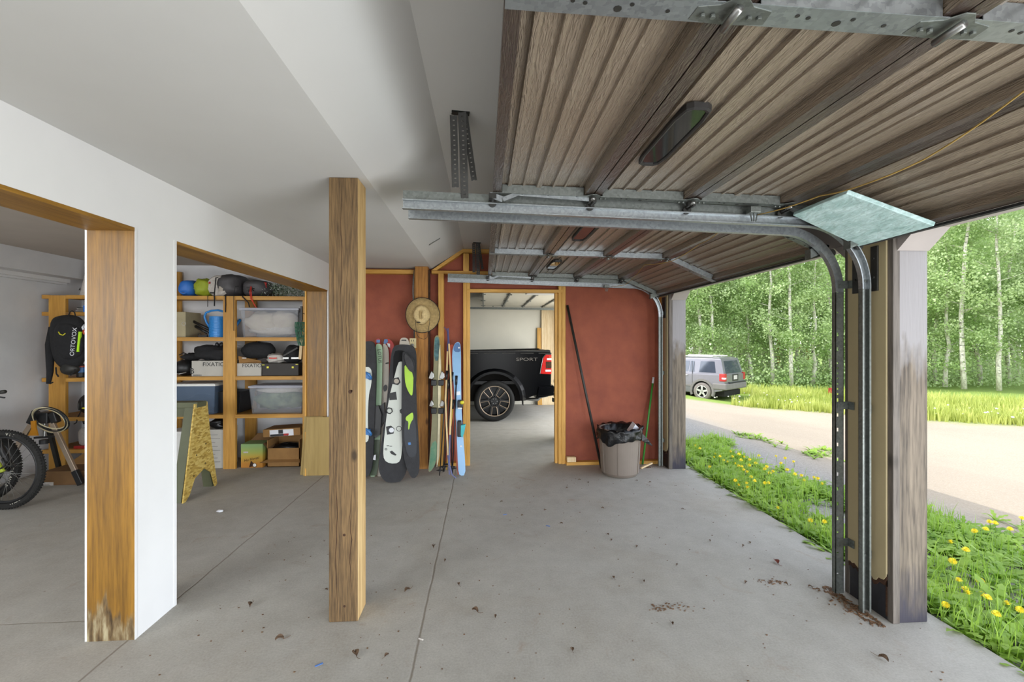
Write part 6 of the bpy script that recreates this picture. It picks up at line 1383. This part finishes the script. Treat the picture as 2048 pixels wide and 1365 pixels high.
# white sectional door of the truck bay, open overhead
t = thing('garage_door', 'open white sectional door with steel hinges over the truck bay', 'garage door', (.9, 9.3, 2.35)); t['kind'] = 'thing'
for k in range(4):
    x0 = -.02+k*.47; z0 = 2.415-k*.004
    s = MB().box(x0+.004, 7.6, z0, x0+.466, 10.45, z0+.045).build('door_section', M['door_white'], t, bevel=.003)
    MB().box(x0-.012, 7.6, z0-.02, x0+.014, 10.45, z0).build('section_joint', M['dark_steel'] if False else M['galv'], t)
    for y in (7.8, 9.0, 10.3): MB().box(x0-.05, y-.03, z0-.012, x0+.05, y+.03, z0-.001).build('hinge', M['galv'], t)
t = thing('door_track', 'steel track under the open white door of the truck bay', 'door track', (0, 10.5, 0)); MB().box(.2, 10.47, 2.40, .23, 10.5, 2.62).build('hanger_strap', M['galv'], t); m = MB(); a = track_path(2.40, 2.38, -.5, .36, 2.2); sweep(m, a, CPROF, 10.50, -1); m.build('rail', M['galv'], t)
t = thing('door_track', 'steel track of the truck bay door beyond the doorway header', 'door track', (0, 7.5, 0)); MB().box(.2, 7.46, 2.46, .23, 7.48, 2.62).build('hanger_strap', M['galv'], t); m = MB(); m.box(-.4, 7.44, 2.405, 1.0, 7.5, 2.46); m.build('rail', M['dark_steel'], t)
t = thing('ceiling_duct', 'boxed white panel hanging under the truck bay ceiling', 'panel', (.95, 6.7, 2.4)); MB().prism([(.52,2.61),(.68,2.33),(1.15,2.33),(1.25,2.61)], (0, 6.3, 0), (1,0,0), (0,0,1), (0,.8,0)).build('panel_body', M['white'], t, bevel=.004)
# dark green bin just inside the doorway
gx = at(1120, 800, Y=7.0).x+.16; t = thing('trash_can', 'tall dark green bin peeping past the doorway stud in the truck bay', 'trash can', (gx, 7.0, 0)); M['dark_green'] = plain('dark_green_plastic', '#20261f', .5)
MB().lathe([(0,.002),(.19,.002),(.25,.68),(.262,.68),(.268,.74),(.25,.745),(.235,.70),(.18,.03),(0,.03)], (gx, 7.0, 0), n=36).build('bin_body', M['dark_green'], t, smooth=False); MB().torus((gx, 7.0, .74), (0,0,1), .258, .010, 36, 8).build('bin_rim', M['dark_green'], t, smooth=True)
m = MB(); m.box(gx-.285, 6.96, .60, gx-.25, 7.04, .66); m.build('handle', M['dark_green'], t, bevel=.004)
# ------------------------------------------------------------------ grey SUV at the verge
M['suv'] = plain('grey_car_paint', '#77757a', .3, .35, var=.04); M['suv'].node_tree.nodes['Principled BSDF'].inputs['Coat Weight'].default_value = .5
M['suv_trim'] = plain('grey_lower_trim', '#6e6a66', .6, var=.08); M['suv_glass'] = plain('tinted_glass', '#3d434d', .05, spec=.9); M['alloy'] = plain('alloy', '#c9c6c2', .35, .5); M['tyre_dust'] = plain('dusty_tyre', '#77706a', .9)
al = math.radians(50); A_ = Vector((math.cos(al)*_c-math.sin(al)*_s, -math.cos(al)*_s-math.sin(al)*_c, 0)).normalized()   # points to the rear
Bn = Vector((-A_.y, A_.x, 0)); 
if Bn.y < 0: Bn = -Bn
cxy = cam_xy(1449, 16.0); P0 = Vector((cxy[0], cxy[1], -.69))     # rear corner on the side facing us, at ground level
t = thing('suv', 'grey SUV parked beyond the dirt road, its rear end visible past the far pillar', 'car', tuple(P0))
def car(x, y, z): return P0+A_*x+Bn*y+Vector((0, 0, z))        # x: forward is negative, y across, z up
def cprism(m, poly, y0, y1):                                     # side profile extruded across
    n = len(poly); b = len(m.v); m.v += [tuple(car(x, y0, z)) for x, z in poly]+[tuple(car(x, y1, z)) for x, z in poly]
    m.face([b+i for i in range(n)][::-1]); m.face([b+n+i for i in range(n)])
    for i in range(n): m.face((b+i, b+(i+1) % n, b+n+(i+1) % n, b+n+i))
    return m
rw, fw = -.86, -3.50
def arch(x, r=.38, n=10): return [(x+r*math.cos(math.pi*k/n), .36+r*math.sin(math.pi*k/n)) for k in range(n+1)]
low = [(-.10, .42), (-.02, .50), (0, .62), (0, 1.02), (-4.30, 1.00), (-4.40, .85), (-4.40, .40), (-4.1, .32), (fw-.40, .30)]+arch(fw)[::-1]+[(fw+.40, .28), (rw-.40, .28)]+arch(rw)[::-1]+[(rw+.42, .34)]
m = cprism(MB(), low, .02, 1.74); m.build('lower_body', M['suv'], t, bevel=.02)
rings = [[car(x, y, z) for x, y, z in ((-.04, .03, 1.0), (-.04, 1.73, 1.0), (-3.05, 1.73, 1.0), (-3.05, .03, 1.0))], [car(x, y, z) for x, y, z in ((-.20, .14, 1.60), (-.20, 1.62, 1.60), (-2.30, 1.62, 1.60), (-2.30, .14, 1.60))], [car(x, y, z) for x, y, z in ((-.36, .28, 1.655), (-.36, 1.48, 1.655), (-2.1, 1.48, 1.655), (-2.1, .28, 1.655))]]
MB().loft(rings).build('cabin', M['suv'], t, bevel=.02)
def sidewin(x0, x1, x2, x3):
    y = lambda z: .03+(z-1.0)/.6*.11-.006
    m = MB(); ps = [(x0, 1.08), (x1, 1.08), (x2, 1.50), (x3, 1.50)]; m.add([car(x, y(z), z) for x, z in ps]+[car(x, y(z)+.02, z) for x, z in ps], [(0,1,2,3),(0,4,5,1),(1,5,6,2),(2,6,7,3),(3,7,4,0)]); m.build('side_window', M['suv_glass'], t)
sidewin(-.98, -.34, -.42, -.95); sidewin(-1.38, -1.16, -1.20, -1.34); sidewin(-2.05, -1.42, -1.38, -1.95); sidewin(-2.85, -2.15, -2.06, -2.42)
m = MB(); xx = lambda z: -.04-(z-1.0)/.6*.16+.008
m.add([car(xx(z), y, z) for y, z in ((.22, 1.06), (1.54, 1.06), (1.44, 1.52), (.32, 1.52))]+[car(xx(z)-.02, y, z) for y, z in ((.22, 1.06), (1.54, 1.06), (1.44, 1.52), (.32, 1.52))], [(0,1,2,3),(0,4,5,1),(2,6,7,3),(1,5,6,2),(3,7,4,0)]); m.build('rear_window', M['suv_glass'], t)
def cbox(name, x0, x1, y0, y1, z0, z1, mat, bv=.01):
    m = MB(); m.add([car(x, y, z) for z in (z0, z1) for x, y in ((x0, y0), (x1, y0), (x1, y1), (x0, y1))], [(0,3,2,1),(4,5,6,7),(0,1,5,4),(1,2,6,5),(2,3,7,6),(3,0,4,7)]); return m.build(name, mat, t, bevel=bv)
cbox('tail_light', -.20, .015, .0, .16, .78, 1.06, M['red_ski'], .015); cbox('tail_light', -.20, .015, 1.60, 1.76, .78, 1.06, M['red_ski'], .015); cbox('reverse_lens', -.10, .02, -.004, .10, .86, .92, M['white_plastic'], .004)
cbox('rear_bumper', -.45, .07, -.01, 1.77, .46, .70, M['suv_trim'], .04); cbox('bumper_top', -.2, .072, .3, 1.76, .70, .73, M['navy'], .01); cbox('number_plate', 0, .012, .75, 1.05, .82, .97, M['label_white'], .003); cbox('brake_lamp', -.235, -.20, .75, 1.0, 1.55, 1.58, M['red_ski'], .003); cbox('plate_recess', 0, .008, .65, 1.15, .76, 1.02, M['dark_steel'], .003)
for y in (.25, 1.50): cbox('roof_rail', -2.2, -.55, y-.015, y+.015, 1.67, 1.705, M['alloy'], .008)
cbox('door_handle', -1.62, -1.42, -.01, .03, .93, .96, M['alloy'], .005); cbox('side_trim', -3.1, -1.28, .0, .04, .52, .60, M['suv_trim'], .008); cbox('door_seam', -1.245, -1.235, .015, .03, .5, 1.5, M['dark_steel'], 0)
def wheel_arch(x, y0, y1):
    m = MB(); rings = []
    for k in range(15): a = math.pi*(-.12+1.24*k/14); c_, s_ = math.cos(a), math.sin(a); rings.append([tuple(car(x+r*c_, y, .36+r*s_)) for r, y in ((.39, y0+.04), (.39, y0-.02), (.47, y0-.02), (.50, y0+.04))])
    m.loft(rings); m.build('wheel_arch', M['suv_trim'], t)
for x in (rw, fw): wheel_arch(x, .02, 0)
for i, (x, y) in enumerate(((rw, .02), (fw, .02), (rw, 1.54), (fw, 1.54))):
    c0 = car(x, y, .345); d = Bn
    m = MB(); m.lathe([(.20, 0), (.30, -.01), (.335, .01), (.345, .05), (.345, .17), (.33, .21), (.2, .21)], c0, d, 36); w_ = m.build('wheel', M['tyre_dust'], t, smooth=True)
    m = MB(); m.torus(c0+d*.005, d, .215, .014, 30, 8)
    for k in range(5): a = 2*math.pi*k/5+.3; e = A_*math.cos(a)+Vector((0,0,1))*math.sin(a); m.beam(c0+d*.012, c0+e*.205+d*.012, .07, .025, tuple(d))
    m.cyl(c0, c0+d*.03, .06, 14); m.build('alloy_rim', M['alloy'], w_)
    MB().lathe([(0, .05), (.21, .05)], c0, d, 24).build('brake_disc', M['arch'], w_)
cbox('underbody', -4.2, -.1, .2, 1.56, .20, .40, M['arch'], 0)
q = atg(1665, 806); tag(MB().cyl((q.x, q.y, q.z+.02), (q.x, q.y, q.z+.55), .010, 6).box(q.x-.16, q.y-.004, q.z+.36, q.x, q.y+.004, q.z+.55).build('marker_flag', M['red_ski']), 'small red marker flag standing in the verge grass', 'flag')
# ------------------------------------------------------------------ floor litter
M['dead_leaf'] = plain('dead_leaf', '#5e4a38', .8, var=.3, scale=40); M['dead_leaf_red'] = plain('dead_leaf_red', '#6e3427', .8, var=.3, scale=40)
def leaf_proto():
    t = thing('dead_leaf', 'x', 'leaf', (0,0,0)); n = 7; m = MB()
    pts = []
    for i in range(n): u = i/(n-1); w_ = .017*math.sin(math.pi*min(1, u*.93+.05))**.8; zc = .004+.010*math.sin(u*3); pts += [(-w_, u*.045, zc+.009), (0, u*.045, zc-.003), (w_, u*.045, zc+.007)]
    m.add(pts, [f for i in range(n-1) for f in ((3*i, 3*i+1, 3*i+4, 3*i+3), (3*i+1, 3*i+2, 3*i+5, 3*i+4))]); m.build('blade', M['dead_leaf'], t)
    MB().tube([(0, 0, .003), (.004, -.018, .004), (.010, -.032, .008)], .0011, 4).build('stem', M['dead_leaf'], t); return t
LV = [(505,1209,'dead leaf on the slab between the white pier and the free post'),(568,1280,'dead leaf low on the slab before the free post'),(650,1180,None),(820,1180,'curled leaf beside the long control joint'),(868,1094,'crumpled leaf lying on the control joint, darkest of the litter'),(889,1125,None),(918,1173,None),
      (956,1227,'round tan leaf in the open middle of the slab'),(990,1238,None),(769,1316,None),(713,1316,'pale curled leaf by the foot of the free post'),(927,1013,None),(1001,1005,None),(1046,1032,None),(1092,1021,None),(1157,961,None),(1175,966,None),(1135,977,None),(1208,1018,None),(1214,1070,None),(1222,1083,None),(1273,1096,None),(1228,1159,None),(1287,1163,None),(1120,1048,None),(1145,1304,None),
      (1272,962,None),(1298,966,None),(1355,1130,None),(1368,1020,None),(1485,1095,None),(1500,1088,None),(1420,1085,None),(1490,1168,None),(1576,1172,None),(1624,1175,None),(1640,1183,None),(1343,1247,None),(1757,1315,'reddish leaf low on the slab before the near pillar')]
lp = leaf_proto(); lr = random.Random(17)
def litter(o, u, v, s, lab, grp):
    p = at(u, v, Z=0); o.location = (p.x, p.y, .001); o.rotation_euler = (0, 0, lr.uniform(0, 6.28)); o.scale = (s*lr.uniform(.7, 1.1), s, s*lr.uniform(.8, 1.4)); o['label'] = lab
    if grp: o['group'] = grp
    elif 'group' in o: del o['group']
for i, (u, v, lab) in enumerate(LV):
    o = lp if i == 0 else copy_tree(lp); s = .95 if lab else .55
    litter(o, u, v, s, lab or 'small dead leaf among those scattered over the concrete slab', None if lab else 'small dead leaves scattered on the slab')
p = at(1556, 1130, Z=0); o = copy_tree(lp); litter(o, 1556, 1130, 1.1, 'red brown curled leaf near the slab edge before the pillar', None)
for c in kids(o): c.data = c.data.copy(); c.data.materials[0] = M['dead_leaf_red']
for u, v, s, lab in ((440, 1025, .022, 'crumpled white paper scrap on the slab before the sawhorse'),): p = at(u, v, Z=0); tag(MB().blob((p.x, p.y, .011), s*1.3, s*.8, .010, 14, 8, .2, 3).build('paper_scrap', M['white_plastic']), lab, 'scrap')
M['blue_tape'] = plain('blue_tape', '#5d86c9', .6)
for u, v, a, lab in ((1010, 1030, .3, 'small strip of blue tape stuck to the slab, the further one'), (1096, 1053, -.5, 'small strip of blue tape stuck to the slab near its twin'), (638, 1331, .6, 'tiny blue tape scrap by the foot of the free post')): p = at(u, v, Z=0); d = Vector((math.cos(a), math.sin(a), 0)); tag(MB().obox((p.x, p.y, .002), d*.018, Vector((-d.y, d.x, 0))*.005, (0,0,.0008)).build('tape_strip', M['blue_tape']), lab, 'tape')
p = at(842, 1279, Z=0); tag(MB().cyl((p.x-.012, p.y, .004), (p.x+.012, p.y-.012, .004), .004, 8).build('cigarette_stub', M['label_white']), 'tiny white stub on the slab beside the long control joint', 'stub')
# debris at the pillar foot and slab specks: uncountable
db = MB(); dr = random.Random(5)
for _ in range(260):
    x = 2.22-abs(dr.gauss(0, .05)); y = dr.uniform(2.28, 2.68); s = dr.uniform(.0015, .005); a = dr.uniform(0, 3.1); db.obox((x, y, s*.5+.0005), (s*math.cos(a)*2, s*math.sin(a)*2, 0), (-s*math.sin(a), s*math.cos(a), 0), (0,0,s*.4))
for _ in range(260):
    x, y = dr.uniform(-1.7, 2.4), dr.uniform(1.8, 5.2); s = dr.uniform(.001, .003); db.obox((x, y, s*.5+.0005), (s*1.6, 0, 0), (0, s, 0), (0,0,s*.4))
for _ in range(160):
    c0 = dr.choice(((1.08, 2.53), (2.05, 5.35), (1.9, 2.75))); x, y = dr.gauss(c0[0], .06), dr.gauss(c0[1], .02); s = dr.uniform(.0012, .0035); db.obox((x, y, s*.5+.0005), (s*1.8, 0, 0), (0, s, 0), (0,0,s*.4))
tag(db.build('wood_debris', plain('wood_crumbs', '#6b4f36', .9, var=.5, scale=60), origin=(2.2, 2.5, 0)), 'crumbs of rotten wood and grit on the slab at the pillar foot', 'debris', kind='stuff')
